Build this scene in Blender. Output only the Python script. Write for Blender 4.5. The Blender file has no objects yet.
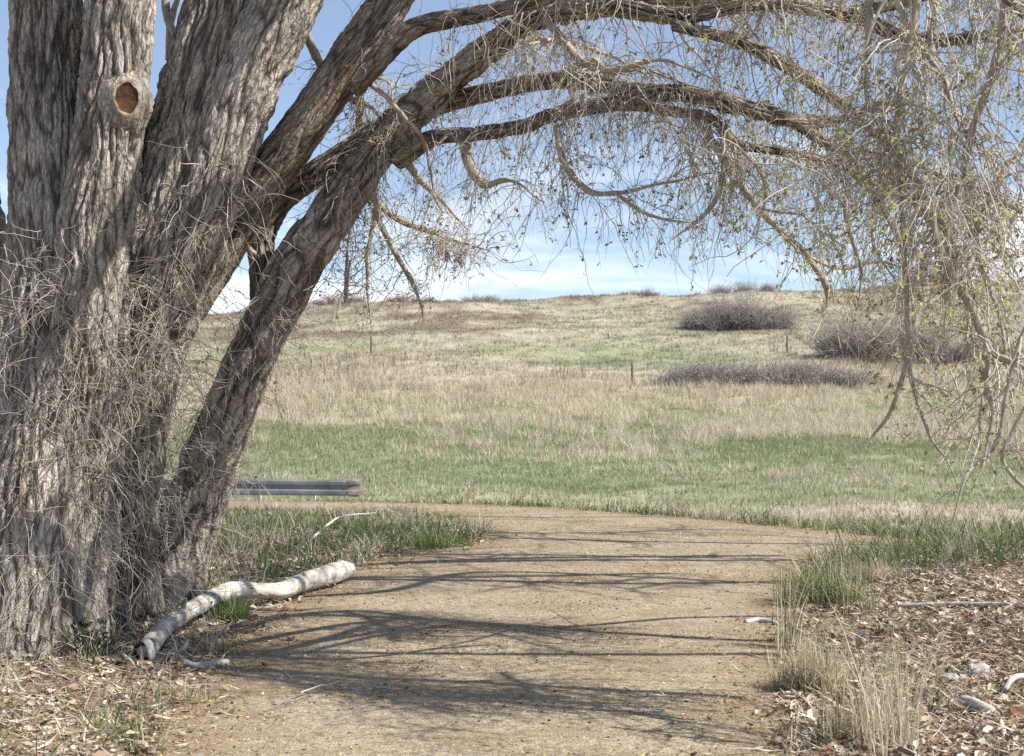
import bpy, math
import numpy as np
from mathutils import Vector

R = math.radians
rng = np.random.default_rng(11)
scene = bpy.context.scene
COL = scene.collection

# ------------------------------------------------------------------ camera, sky, sun, exposure
F_PX, CAM_H = 1400.0, 1.6
TILT = math.atan(22 / F_PX)
cam_d = bpy.data.cameras.new('camera')
cam_d.lens = F_PX / 1024 * 36
cam_d.sensor_width = 36
cam_d.clip_start, cam_d.clip_end = 0.1, 5000
cam = bpy.data.objects.new('camera', cam_d)
cam.location = (0, 0, CAM_H)
cam.rotation_euler = (R(90) + TILT, 0, 0)
cam_d.dof.use_dof = True
cam_d.dof.focus_distance = 10.0
cam_d.dof.aperture_fstop = 6.3
COL.objects.link(cam)
scene.camera = cam

SUN_EL, SUN_AZ = R(46), R(15)          # azimuth from +X towards the camera side
sv = Vector((math.cos(SUN_EL) * math.cos(SUN_AZ), -math.cos(SUN_EL) * math.sin(SUN_AZ), math.sin(SUN_EL)))
sun_d = bpy.data.lights.new('sun', 'SUN')
sun_d.energy = 5.0
sun_d.angle = R(0.53)
sun_d.color = (1.0, 0.95, 0.87)
sun = bpy.data.objects.new('sun', sun_d)
sun.rotation_euler = sv.to_track_quat('Z', 'Y').to_euler()
COL.objects.link(sun)

world = bpy.data.worlds.new('World')
scene.world = world
world.use_nodes = True
wt = world.node_tree
wt.nodes.clear()
def wn(t, **k):
    n = wt.nodes.new(t)
    for a, b in k.items(): setattr(n, a, b)
    return n
sky = wn('ShaderNodeTexSky', sky_type='NISHITA', sun_disc=False)
sky.sun_elevation = SUN_EL
sky.sun_rotation = math.atan2(sv.x, sv.y)
sky.altitude = 1600
sky.air_density, sky.dust_density, sky.ozone_density = 1.0, 0.8, 2.8
tc = wn('ShaderNodeTexCoord')
sep = wn('ShaderNodeSeparateXYZ')
wt.links.new(tc.outputs['Generated'], sep.inputs[0])
zz = wn('ShaderNodeMath', operation='ADD'); zz.inputs[1].default_value = 0.16
wt.links.new(sep.outputs['Z'], zz.inputs[0])
dx = wn('ShaderNodeMath', operation='DIVIDE'); dy = wn('ShaderNodeMath', operation='DIVIDE')
wt.links.new(sep.outputs['X'], dx.inputs[0]); wt.links.new(zz.outputs[0], dx.inputs[1])
wt.links.new(sep.outputs['Y'], dy.inputs[0]); wt.links.new(zz.outputs[0], dy.inputs[1])
cmb = wn('ShaderNodeCombineXYZ')
wt.links.new(dx.outputs[0], cmb.inputs[0]); wt.links.new(dy.outputs[0], cmb.inputs[1])
cn = wn('ShaderNodeTexNoise')
cn.inputs['Scale'].default_value = 0.95; cn.inputs['Detail'].default_value = 4.5; cn.inputs['Roughness'].default_value = 0.58
cn.inputs['Distortion'].default_value = 0.6
wt.links.new(cmb.outputs[0], cn.inputs['Vector'])
cr = wn('ShaderNodeValToRGB')
cr.color_ramp.elements[0].position = 0.47; cr.color_ramp.elements[0].color = (0.10, 0.10, 0.10, 1)
cr.color_ramp.elements[1].position = 0.70; cr.color_ramp.elements[1].color = (0.80, 0.80, 0.80, 1)
# the cloud sheet thickens towards the horizon
lo = wn('ShaderNodeMapRange'); lo.inputs['From Min'].default_value = 0.02; lo.inputs['From Max'].default_value = 0.24
lo.inputs['To Min'].default_value = 0.12; lo.inputs['To Max'].default_value = -0.13
wt.links.new(sep.outputs['Z'], lo.inputs['Value'])
ca = wn('ShaderNodeMath', operation='ADD')
wt.links.new(cn.outputs['Fac'], ca.inputs[0]); wt.links.new(lo.outputs[0], ca.inputs[1])
wt.links.new(ca.outputs[0], cr.inputs[0])
mx = wn('ShaderNodeMixRGB')
mx.inputs[2].default_value = (9.9, 10.1, 10.6, 1)
wt.links.new(cr.outputs[0], mx.inputs[0]); wt.links.new(sky.outputs[0], mx.inputs[1])
bg = wn('ShaderNodeBackground'); bg.inputs['Strength'].default_value = 0.092
wo = wn('ShaderNodeOutputWorld')
wt.links.new(mx.outputs[0], bg.inputs[0]); wt.links.new(bg.outputs[0], wo.inputs[0])

scene.view_settings.view_transform = 'Standard'
scene.view_settings.look = 'None'
scene.view_settings.exposure = 0.74
scene.view_settings.gamma = 1
scene.view_settings.use_curve_mapping = False
scene.render.engine = 'CYCLES'
scene.cycles.use_denoising = False
scene.cycles.max_bounces = 5
scene.cycles.diffuse_bounces = 3
scene.cycles.transmission_bounces = 3
scene.cycles.use_adaptive_sampling = False

# ------------------------------------------------------------------ helpers: noise, pixel rays, meshes
_perm = np.random.default_rng(5).permutation(256)
_perm = np.concatenate([_perm, _perm, _perm])
_grad = np.random.default_rng(6).normal(size=(256, 3))
_grad /= np.linalg.norm(_grad, axis=1)[:, None]
def pn(p):
    """gradient noise, about -0.7 .. 0.7"""
    p = np.asarray(p, float)
    i = np.floor(p).astype(int); f = p - i
    i &= 255
    w = f * f * f * (f * (f * 6 - 15) + 10)
    out = 0
    for a in (0, 1):
        wx = w[..., 0] if a else 1 - w[..., 0]
        for b in (0, 1):
            wy = w[..., 1] if b else 1 - w[..., 1]
            for c in (0, 1):
                wz = w[..., 2] if c else 1 - w[..., 2]
                h = _perm[_perm[_perm[(i[..., 0] + a) & 255] + ((i[..., 1] + b) & 255)] + ((i[..., 2] + c) & 255)]
                g = _grad[h]
                out = out + wx * wy * wz * ((f[..., 0] - a) * g[..., 0] + (f[..., 1] - b) * g[..., 1] + (f[..., 2] - c) * g[..., 2])
    return out
def pn2(x, y, s, off=0.0):
    return pn(np.stack([x * s + off, y * s - off * 1.7, np.full_like(x * 1.0, off * 0.37 + 0.5)], -1))
def fbm2(x, y, s, o=4, off=0.0):
    r = 0; a = 1.0
    for k in range(o):
        r = r + a * pn2(x, y, s * 2 ** k, off + 13.1 * k); a *= 0.5
    return r
def sstep(a, b, x):
    t = np.clip((x - a) / (b - a), 0, 1)
    return t * t * (3 - 2 * t)

ct, st_ = math.cos(TILT), math.sin(TILT)
def P(px, py, d):
    """the place d metres down the view axis where a line of sight passes"""
    vx, vz = (px - 512) / F_PX, (378 - py) / F_PX
    ry, rz = ct - vz * st_, st_ + vz * ct
    return np.array([vx / ry * d, d, CAM_H + rz / ry * d])
def G(px, py, h=0.0):
    vz = (378 - py) / F_PX
    ry, rz = ct - vz * st_, st_ + vz * ct
    return P(px, py, (h - CAM_H) / (rz / ry))
def proj(p):
    x, y, z = p[..., 0], p[..., 1], p[..., 2] - CAM_H
    dep = y * ct + z * st_; up = -y * st_ + z * ct
    return 512 + F_PX * x / dep, 378 - F_PX * up / dep

def mk(name, V, Fs, mat, parent=None, base=None, col=None, attrs=None, smooth=True, mats=None, fmat=None):
    """one mesh object; V in world metres, Fs list of (M,k) index arrays"""
    V = np.asarray(V, np.float32)
    if isinstance(Fs, np.ndarray): Fs = [Fs]
    Fs = [np.asarray(f, np.int32) for f in Fs if len(f)]
    if parent is not None:
        o0 = np.array(parent['_o'])
    else:
        o0 = np.array(base if base is not None else (0, 0, 0), float)
    me = bpy.data.meshes.new(name)
    me.vertices.add(len(V))
    me.vertices.foreach_set('co', (V - o0).astype(np.float32).ravel())
    li = np.concatenate([f.ravel() for f in Fs])
    tot = np.concatenate([np.full(len(f), f.shape[1], np.int32) for f in Fs])
    me.loops.add(len(li)); me.loops.foreach_set('vertex_index', li)
    me.polygons.add(len(tot))
    me.polygons.foreach_set('loop_start', np.concatenate([[0], np.cumsum(tot)[:-1]]).astype(np.int32))
    me.polygons.foreach_set('loop_total', tot)
    me.polygons.foreach_set('use_smooth', np.full(len(tot), smooth))
    if col is not None:
        c = np.ones((len(V), 4), np.float32); c[:, :3] = col
        at = me.attributes.new('Col', 'FLOAT_COLOR', 'POINT'); at.data.foreach_set('color', c.ravel())
    for k, a in (attrs or {}).items():
        a = np.asarray(a, np.float32)
        if a.ndim == 1:
            at = me.attributes.new(k, 'FLOAT', 'POINT'); at.data.foreach_set('value', a)
        else:
            at = me.attributes.new(k, 'FLOAT_VECTOR', 'POINT'); at.data.foreach_set('vector', a.ravel())
    me.materials.append(mat)
    for m in (mats or []): me.materials.append(m)
    if fmat is not None: me.polygons.foreach_set('material_index', np.asarray(fmat, np.int32))
    me.update(calc_edges=True)
    ob = bpy.data.objects.new(name, me)
    COL.objects.link(ob)
    if parent is not None:
        ob.parent = parent
        ob['_o'] = list(map(float, o0))
    else:
        ob.location = o0
        ob['_o'] = list(map(float, o0))
    return ob
def empty(name, loc):
    e = bpy.data.objects.new(name, None)
    e.location = loc; e.empty_display_size = 0.2
    e['_o'] = list(map(float, loc))
    COL.objects.link(e)
    return e
def tag(o, label=None, cat=None, group=None, kind=None):
    if label: o['label'] = label
    if cat: o['category'] = cat
    if group: o['group'] = group
    if kind: o['kind'] = kind
    return o

def spline(pts, n):
    """Catmull-Rom through rows of pts, n samples"""
    p = np.asarray(pts, float)
    p = np.vstack([2 * p[0] - p[1], p, 2 * p[-1] - p[-2]])
    m = len(p) - 3
    t = np.linspace(0, m - 1e-6, n); i = t.astype(int); f = (t - i)[:, None]
    a, b, c, d = p[i], p[i + 1], p[i + 2], p[i + 3]
    return 0.5 * ((2 * b) + (-a + c) * f + (2 * a - 5 * b + 4 * c - d) * f ** 2 + (-a + 3 * b - 3 * c + d) * f ** 3)
def frames(C):
    T = np.gradient(C, axis=0); T /= np.linalg.norm(T, axis=1)[:, None]
    ref = np.array([1.0, 0.13, 0]) if abs(T[0][0]) < 0.8 else np.array([0, 1.0, 0.1])
    U = np.zeros_like(C); W = np.zeros_like(C)
    u = ref
    for k in range(len(C)):
        u = u - T[k] * np.dot(u, T[k]); u /= np.linalg.norm(u)
        U[k] = u; W[k] = np.cross(T[k], u)
    return T, U, W
def ringfaces(n, s, o=0):
    i = np.arange(n - 1)[:, None] * s; j = np.arange(s)[None, :]; k = (j + 1) % s
    return (np.stack([i + j, i + k, i + s + k, i + s + j], -1).reshape(-1, 4) + o)
def bark_tube(C, rad, nseg, furrow=14.0, depth=0.018, lump=0.06, seed=0.0, flare=None):
    """a limb with a furrowed bark relief; returns V, F, attrs"""
    n = len(C)
    T, U, W = frames(C)
    L = np.concatenate([[0], np.cumsum(np.linalg.norm(np.diff(C, axis=0), axis=1))])
    th = np.linspace(0, 2 * np.pi, nseg, endpoint=False)
    cth, sth = np.cos(th)[None, :], np.sin(th)[None, :]
    r = rad[:, None] * np.ones((1, nseg)); Rm = float(np.median(rad))
    Lg = L[:, None] * np.ones((1, nseg))
    q = np.stack([cth * np.ones((n, 1)) * Rm + seed, sth * np.ones((n, 1)) * Rm + seed * 0.7, Lg], -1)
    big = pn(q * np.array([2.2 / Rm * .4, 2.2 / Rm * .4, 1.1])) * lump * 1.5 + pn(q * np.array([.9 / Rm, .9 / Rm, 2.3]) + 7) * lump
    r = r * (1 + big)
    if flare is not None: r = r + flare(Lg, th[None, :])
    wv = np.stack([pn(q * 3.0 + 3), pn(q * 3.0 + 9), np.zeros_like(Lg)], -1) * 0.06
    qq = (q + wv)
    n1 = pn(qq * np.array([furrow, furrow, furrow * 0.13]))
    n4 = pn(qq * np.array([furrow * .8, furrow * .8, furrow * .75]) + 77); amp = .75 + 1.1 * pn(q * np.array([3., 3., 1.6]) + 91)
    n2 = pn(qq * np.array([furrow * 2.3, furrow * 2.3, furrow * 0.36]) + 31)
    n3 = pn(q * np.array([furrow * 4.5, furrow * 4.5, furrow * 1.5]) + 57)
    h1 = np.clip(np.abs(n1) * 4.2, 0, 1); h2 = np.clip(np.abs(n2) * 3.6, 0, 1)
    h = h1 * (.62 + .38 * h2) * (.82 + .18 * np.clip(np.abs(n4) * 6, 0, 1))
    disp = (h - 0.50) * depth * amp * 1.2 + n3 * depth * 0.45
    r = r + disp
    V = C[:, None, :] + r[..., None] * (cth[..., None] * U[:, None, :] + sth[..., None] * W[:, None, :])
    F = ringfaces(n, nseg)
    V = V.reshape(-1, 3)
    V = np.vstack([V, C[-1:] + T[-1:] * rad[-1] * 0.4, C[:1]])
    e = (n - 1) * nseg; j = np.arange(nseg)
    cap = np.stack([e + j, e + (j + 1) % nseg, np.full(nseg, n * nseg)], -1)
    cap0 = np.stack([(j + 1) % nseg, j, np.full(nseg, n * nseg + 1)], -1)
    hh = np.concatenate([h.ravel(), [0.5, 0.5]])
    qa = np.vstack([q.reshape(-1, 3), q[-1, :1], q[0, :1]])
    return V, [F, cap, cap0], {'relief': hh, 'barkco': qa}
def tubes(Pt, Rd, sides=3):
    """many thin tubes at once: Pt (N,n,3), Rd (N,n)"""
    N, n, _ = Pt.shape
    T = np.gradient(Pt, axis=1); T /= np.linalg.norm(T, axis=2)[..., None] + 1e-9
    ref = rng.normal(size=(N, 1, 3)); ref /= np.linalg.norm(ref, axis=2)[..., None]
    U = np.cross(T, ref); U /= np.linalg.norm(U, axis=2)[..., None] + 1e-9
    W = np.cross(T, U)
    a = np.arange(sides) * 2 * np.pi / sides
    V = Pt[:, :, None, :] + Rd[:, :, None, None] * (np.cos(a)[None, None, :, None] * U[:, :, None, :] + np.sin(a)[None, None, :, None] * W[:, :, None, :])
    f = ringfaces(n, sides)
    Fq = (f[None] + (np.arange(N) * n * sides)[:, None, None]).reshape(-1, 4)
    return V.reshape(-1, 3), Fq
def grow(S, D, Ln, n, droop=0.25, wig=0.25):
    """N wandering stems from S along D"""
    N = len(S)
    Pt = np.zeros((N, n, 3)); Pt[:, 0] = S
    d = D / np.linalg.norm(D, axis=1)[:, None]
    dr = droop * np.ones(N)
    bend = rng.normal(size=(N, 3)) * wig * 0.35
    for k in range(1, n):
        d = d + bend + rng.normal(size=(N, 3)) * wig
        d[:, 2] -= dr
        d /= np.linalg.norm(d, axis=1)[:, None]
        Pt[:, k] = Pt[:, k - 1] + d * (Ln / (n - 1))[:, None]
    return Pt
def join(parts):
    Vs, Fs, o = [], [], 0
    for V, F in parts:
        Vs.append(V); Fs.append(F + o); o += len(V)
    return np.vstack(Vs), np.vstack(Fs)

# ------------------------------------------------------------------ materials
class NT:
    def __init__(s, name):
        s.m = bpy.data.materials.new(name); s.m.use_nodes = True
        s.t = s.m.node_tree; s.t.nodes.clear()
        s.out = s.n('ShaderNodeOutputMaterial')
    def n(s, t, ins=None, **k):
        x = s.t.nodes.new(t)
        for a, b in k.items(): setattr(x, a, b)
        for a, b in (ins or {}).items():
            if isinstance(b, bpy.types.NodeSocket): s.t.links.new(b, x.inputs[a])
            else: x.inputs[a].default_value = b
        return x
    def attr(s, name): return s.n('ShaderNodeAttribute', attribute_name=name)
    def noise(s, vec, scale, detail=4, rough=0.55, dist=0.0):
        i = {'Scale': scale, 'Detail': detail, 'Roughness': rough, 'Distortion': dist}
        if vec is not None: i['Vector'] = vec
        return s.n('ShaderNodeTexNoise', i).outputs['Fac']
    def ramp(s, fac, stops):
        r = s.n('ShaderNodeValToRGB', {0: fac}); e = r.color_ramp.elements
        while len(e) < len(stops): e.new(0.5)
        for x, (p, c) in zip(e, stops):
            x.position = p; x.color = (*c, 1) if len(c) == 3 else c
        return r.outputs[0]
    def mix(s, f, a, b, bt='MIX'):
        return s.n('ShaderNodeMixRGB', {0: f, 1: a, 2: b}, blend_type=bt).outputs[0]
    def math(s, op, a, b=0.0): return s.n('ShaderNodeMath', {0: a, 1: b}, operation=op).outputs[0]
    def bump(s, h, st, dist): return s.n('ShaderNodeBump', {'Height': h, 'Strength': st, 'Distance': dist}).outputs[0]
    def surf(s, col, rough=0.85, normal=None, spec=0.25, metal=0.0):
        i = {'Base Color': col, 'Roughness': rough, 'Specular IOR Level': spec, 'Metallic': metal}
        if normal is not None: i['Normal'] = normal
        b = s.n('ShaderNodeBsdfPrincipled', i)
        s.t.links.new(b.outputs[0], s.out.inputs[0]); return s.m
    def leaf(s, col, tr=0.35, rough=0.6):
        a = s.n('ShaderNodeBsdfPrincipled', {'Base Color': col, 'Roughness': rough, 'Specular IOR Level': 0.2})
        b = s.n('ShaderNodeBsdfTranslucent', {'Color': col})
        m = s.n('ShaderNodeMixShader', {0: tr, 1: a.outputs[0], 2: b.outputs[0]})
        s.t.links.new(m.outputs[0], s.out.inputs[0]); return s.m
def pos(t): return t.n('ShaderNodeNewGeometry').outputs['Position']
def rgb(c): return (*c, 1)

def bark_material(name, ridge, ridge2, furrow, rust, k=1.0):
    t = NT(name)
    q = t.attr('barkco').outputs['Vector']; h = t.attr('relief').outputs['Fac']
    wq = t.n('ShaderNodeVectorMath', {0: q, 1: t.n('ShaderNodeVectorMath', {0: t.n('ShaderNodeTexNoise', {'Vector': q, 'Scale': 9.0, 'Detail': 3}).outputs['Color'], 3: .045}, operation='SCALE').outputs[0]}, operation='ADD').outputs[0]
    m1 = t.n('ShaderNodeMapping', {'Vector': wq, 'Scale': (1, 1, 0.16)}).outputs[0]
    m2 = t.n('ShaderNodeMapping', {'Vector': q, 'Scale': (1, 1, 0.25)}).outputs[0]
    cr1 = t.n('ShaderNodeTexVoronoi', {'Vector': m1, 'Scale': 34.0 * k}, feature='DISTANCE_TO_EDGE').outputs['Distance']
    cr2 = t.n('ShaderNodeTexVoronoi', {'Vector': m1, 'Scale': 80.0 * k}, feature='DISTANCE_TO_EDGE').outputs['Distance']
    k1 = t.ramp(cr1, [(0.0, (0, 0, 0)), (0.16, (1, 1, 1))]); k2 = t.ramp(cr2, [(0.0, (0, 0, 0)), (0.2, (1, 1, 1))])
    fine = t.noise(m2, 85, 6, 0.7)
    mid = t.noise(m2, 11, 5, 0.65, 0.4)
    c = t.mix(t.ramp(mid, [(0.36, (0, 0, 0)), (0.62, (1, 1, 1))]), rgb(ridge2), rgb(ridge))
    c = t.mix(t.ramp(t.noise(m2, 4.2, 5, 0.65), [(0.56, (0, 0, 0)), (0.72, (.7, .7, .7))]), c, rgb(rust))
    c = t.mix(t.ramp(t.math('ADD', h, t.math('MULTIPLY', fine, 0.5)), [(0.34, (0.85, 0.85, 0.85)), (0.74, (0, 0, 0))]), c, rgb(furrow))
    c = t.mix(t.math('MULTIPLY', t.math('SUBTRACT', 1.0, k1), .55), c, rgb(furrow))
    c = t.mix(t.math('MULTIPLY', t.math('SUBTRACT', 1.0, k2), .30), c, rgb(furrow))
    c = t.mix(.55, c, t.ramp(t.noise(q, 2.1, 5, .7), [(.32, (.20, .19, .185)), (.5, (.5, .5, .5)), (.68, (.74, .73, .71))]), 'OVERLAY')
    c = t.mix(0.4, c, t.ramp(fine, [(0.3, (.2, .18, .16)), (0.7, (.78, .76, .73))]), 'OVERLAY')
    hh = t.math('ADD', t.math('MULTIPLY', k1, 1.0), t.math('ADD', t.math('MULTIPLY', k2, .4), t.math('MULTIPLY', fine, 0.9)))
    return t.surf(c, 0.92, t.bump(hh, 0.8, 0.011), 0.08)
M = {}
M['bark'] = bark_material('furrowed_bark', (.50, .465, .415), (.36, .325, .28), (.08, .067, .057), (.35, .245, .15))
M['limb_bark'] = bark_material('limb_bark', (.40, .355, .30), (.27, .23, .185), (.065, .053, .044), (.33, .21, .12), 1.3)
def simple(name, c1, c2, scale=6.0, rough=.85, bumpd=0.0, spec=.2):
    t = NT(name); p = pos(t); f = t.noise(p, scale, 5, .6)
    c = t.mix(t.ramp(f, [(.35, (0, 0, 0)), (.65, (1, 1, 1))]), rgb(c1), rgb(c2))
    return t.surf(c, rough, t.bump(t.noise(p, scale * 6, 4), .5, bumpd) if bumpd else None, spec)
M['branch'] = simple('branch_bark', (.28, .225, .17), (.44, .385, .31), 14, .85, .004)
M['twig'] = simple('twig_bark', (.39, .345, .28), (.56, .515, .44), 5, .75)
M['shoot'] = simple('dead_shoot_bark', (.50, .46, .40), (.30, .26, .21), 4, .8)
def colmat(name, tr=.3, rough=.65):
    t = NT(name); return t.leaf(t.attr('Col').outputs['Color'], tr, rough)
M['grass'] = colmat('grass_blade', .35)
M['leaf'] = colmat('dry_leaf', .15)
M['bud'] = colmat('bud_leaf', .55)
M['fleck'] = colmat('ground_debris', .0, .85)
M['shrub'] = colmat('shrub_twig', .0, .85)
# bleached log wood
t = NT('bleached_wood'); q = t.attr('barkco').outputs['Vector']
mp = t.n('ShaderNodeMapping', {'Vector': q, 'Scale': (1, 1, .12)}).outputs[0]
f1 = t.noise(mp, 40, 6, .65); f2 = t.noise(q, 5, 4, .6)
c = t.mix(t.ramp(f2, [(.4, (0, 0, 0)), (.62, (1, 1, 1))]), rgb((.54, .51, .465)), rgb((.40, .365, .325)))
c = t.mix(t.ramp(f1, [(.33, (.9, .9, .9)), (.47, (0, 0, 0))]), c, rgb((.22, .185, .15)))
c = t.mix(t.ramp(t.noise(q, 13, 5, .7), [(.56, (0, 0, 0)), (.66, (.9, .9, .9))]), c, rgb((.17, .14, .115)))
M['log'] = t.surf(c, .8, t.bump(f1, .5, .006), .2)
# galvanised rail
t = NT('galvanised_steel'); p = pos(t)
c = t.mix(t.ramp(t.noise(p, 3, 5, .7), [(.35, (0, 0, 0)), (.7, (1, 1, 1))]), rgb((.13, .14, .155)), rgb((.26, .27, .28)))
M['steel'] = t.surf(c, .6, t.bump(t.noise(p, 25, 3), .3, .004), .4, .35)
M['rust'] = simple('weathered_rail_end', (.09, .075, .065), (.21, .195, .18), 9, .7, .004, .3)
M['post_white'] = simple('painted_post', (.74, .74, .70), (.62, .61, .56), 12, .6, .002)
M['post_wood'] = simple('old_post_wood', (.10, .085, .07), (.20, .17, .14), 15, .9, .006)
M['stone'] = simple('grey_stone', (.34, .32, .31), (.52, .50, .48), 18, .9, .012)
M['knot'] = simple('knot_callus', (.36, .30, .24), (.12, .085, .06), 22, .9, .01)
M['hollow'] = simple('rotten_wood', (.10, .05, .023), (.022, .014, .01), 16, .95, .012)

# ------------------------------------------------------------------ the ground
def g2(px, py): return tuple(G(px, py)[:2])
PATH = np.array([(-1.45, -8), (-1.5, 3), g2(150, 756), g2(196, 700), g2(232, 652), g2(262, 622), g2(318, 590), g2(375, 563),
                 g2(430, 552), g2(478, 545), g2(489, 533), g2(455, 517), g2(400, 511), (-5, 20.7), (-11, 20.8), (-22, 21.5),
                 (-22, 23.2), (-11, 22.4), (-5, 22.2), g2(400, 503), g2(522, 507), g2(600, 512), g2(680, 518), g2(777, 527), g2(880, 537),
                 (5.0, 15.4), (4.9, 15.0), g2(845, 554), g2(800, 569), g2(785, 620), g2(778, 690), g2(768, 756), (1.1, 3), (1.1, -8)])
def path_sdf(x, y):
    """negative inside the gravel path"""
    sh = x.shape; x = x.ravel(); y = y.ravel()
    d = np.full(x.shape, 1e9); ins = np.zeros(x.shape, bool)
    A = PATH; B = np.roll(PATH, -1, 0)
    for a, b in zip(A, B):
        e = b - a; L2 = e @ e
        tt = np.clip(((x - a[0]) * e[0] + (y - a[1]) * e[1]) / L2, 0, 1)
        d = np.minimum(d, (x - a[0] - tt * e[0]) ** 2 + (y - a[1] - tt * e[1]) ** 2)
        if a[1] != b[1]:
            c = ((a[1] > y) != (b[1] > y)) & (x < (b[0] - a[0]) * (y - a[1]) / (b[1] - a[1]) + a[0])
            ins ^= c
    return (np.sqrt(d) * np.where(ins, -1, 1)).reshape(sh)
_EX = np.array([-60, -22, -5, -1.7, .2, 2.3, 3.4, 4.5, 7, 12, 30, 80]); _EY = np.array([25, 23.2, 22.2, 21.8, 21, 19.2, 17.9, 16.4, 15.6, 15.5, 17, 22.])
def far_edge(x): return np.interp(x, _EX, _EY)
_PD = np.array([-60, 20, 26, 34, 46, 60, 72, 84, 97, 110, 130, 150, 166, 180, 192, 210, 260, 420, 1200.])
_PZ = np.array([0, 0, 0, .03, .1, .35, 1.2, 2.4, 3.6, 5.2, 7.9, 10.4, 12.6, 14.3, 14.9, 14.5, 11, 2, -10.])
def ground_z(x, y):
    z = 0
    for o in (-5, -2.5, 0, 2.5, 5): z = z + np.interp(y + o * np.clip(y / 60, .1, 1.5), _PD, _PZ) / 5
    hill = sstep(50, 175, y)
    z = z * (1 + 0.0026 * np.clip(x, -90, 90) * hill)
    z = z + hill * (fbm2(x, y, 0.024, 3, 3.3) * 1.9 + fbm2(x, y, .11, 4, 8.) * .75)
    e = y - far_edge(x)
    z = z - 0.5 * sstep(.25, 2.2, e) * (1 - sstep(34, 62, y))
    z = z + sstep(2, 9, e) * (fbm2(x, y, .25, 3, 5.) * .22 + fbm2(x, y, 1.1, 2, 2.) * .05)
    near = 1 - sstep(.0, 1.0, e)
    s = sstep(.15, 1.6, path_sdf(x, y)) * near if np.ndim(x) else 0
    mound = .14 * np.exp(-(((x + 2.9) / 1.3) ** 2 + ((y - 9.4) / 1.6) ** 2)) + .16 * sstep(1.8, 4.5, x) * (1 - sstep(14, 16, y))
    z = z + s * (mound + fbm2(x, y, .9, 4, 1.) * .07)
    return z
def gz(x, y): return float(ground_z(np.array([float(x)]), np.array([float(y)]))[0])

ys = [-14.0]
while ys[-1] < 1100: ys.append(ys[-1] + max(.14, .013 * abs(ys[-1])))
ys = np.array(ys); u = np.linspace(-1, 1, 361); u = .45 * u + .55 * u ** 3
X = u[None, :] * (14 + 1.15 * np.maximum(ys, 0))[:, None]; Y = ys[:, None] * np.ones((1, len(u)))
Z = ground_z(X, Y)
V = np.stack([X, Y, Z], -1).reshape(-1, 3)
nr, nc = X.shape
i = np.arange(nr - 1)[:, None] * nc + np.arange(nc - 1)[None, :]
Fq = np.stack([i, i + 1, i + nc + 1, i + nc], -1).reshape(-1, 4)
sd = path_sdf(X, Y)
zone_mid = sstep(0.3, 2.0, Y - far_edge(X)).ravel()
litter = (sstep(16.2, 13.2, Y) * (1 - zone_mid.reshape(X.shape))).ravel()

# field colours, shared by the soil sheet and the blades standing on it (plant colour, place by place)
def field_green(x, y):
    """0 dry .. 1 green, for the field and the hill"""
    n = fbm2(x, y, .06, 4, 21.) + .8 * fbm2(x * .6, y, .21, 3, 4.) + .35 * fbm2(x, y, .9, 2, 14.)
    yw = y + (34 * fbm2(x, y, .03, 4, 77.) + 16 * fbm2(x, y, .16, 3, 78.)) * sstep(30, 55, y)
    g = .16 + .72 * sstep(25, 31, yw) * (1 - sstep(58, 78, yw))
    g = g + .20 * sstep(88, 112, yw) * (1 - sstep(140, 172, yw)) + n * (.80 - .2 * sstep(90, 120, y))
    g = g + .16 * sstep(52, 62, yw) * (1 - sstep(74, 84, yw))
    g = g - .10 * sstep(66, 78, yw) * (1 - sstep(88, 102, yw))
    return np.clip(g, 0, 1)
def field_scrub(x, y):
    n = fbm2(x, y * .6, .07, 5, 61.) + .3 * fbm2(x, y * .7, .4, 2, 66.)
    return np.clip(sstep(-.02, .40, n + .30 * sstep(5, -35, x) * sstep(118, 135, y)) * sstep(104, 126, y) + .45 * sstep(168, 182, y), 0, 1)
GREEN_S, DRY_S, SCRUB_S = np.array([.17, .21, .105]), np.array([.40, .355, .27]), np.array([.20, .155, .115])
fg = field_green(X, Y).ravel()[:, None]; fs = field_scrub(X, Y).ravel()[:, None]
fc = DRY_S * (1 - fg) + GREEN_S * fg
fc = fc * (1 - fs) + SCRUB_S * fs
YW = Y + 40 * fbm2(X, Y, .028, 4, 99.) + 20 * fbm2(X, Y, .15, 3, 98.)
pk = (sstep(66, 84, YW) * (1 - sstep(88, 112, YW))).ravel()[:, None] * .30
fc = fc * (1 - pk) + np.array([.33, .25, .18]) * pk
t = NT('soil_and_field'); p = pos(t)
mid = t.attr('mid').outputs['Fac']; lit = t.attr('litter').outputs['Fac']
n1 = t.noise(p, 9, 6, .7); n2 = t.noise(p, 45, 5, .7)
vl = t.n('ShaderNodeTexVoronoi', {'Vector': p, 'Scale': 38.0})
soil = t.mix(.55, t.ramp(n1, [(.3, (.11, .08, .055)), (.55, (.22, .16, .11)), (.75, (.34, .265, .19))]), t.ramp(t.n('ShaderNodeSeparateColor', {0: vl.outputs['Color']}).outputs[0], [(0, (.08, .055, .04)), (.4, (.25, .165, .11)), (.8, (.42, .335, .245)), (1, (.55, .48, .39))]))
verge = t.mix(t.ramp(t.noise(p, 2.5, 5, .65), [(.42, (0, 0, 0)), (.6, (1, 1, 1))]), soil, rgb((.10, .12, .05)))
near = t.mix(lit, verge, soil)
fldv = t.mix(.55, t.attr('Col').outputs['Color'], t.ramp(t.noise(t.n('ShaderNodeMapping', {'Vector': p, 'Scale': (1, .5, 1)}).outputs[0], 1.3, 7, .75), [(.3, (.22, .22, .22)), (.7, (.80, .80, .80))]), 'OVERLAY')
c = t.mix(mid, near, fldv)
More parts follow.
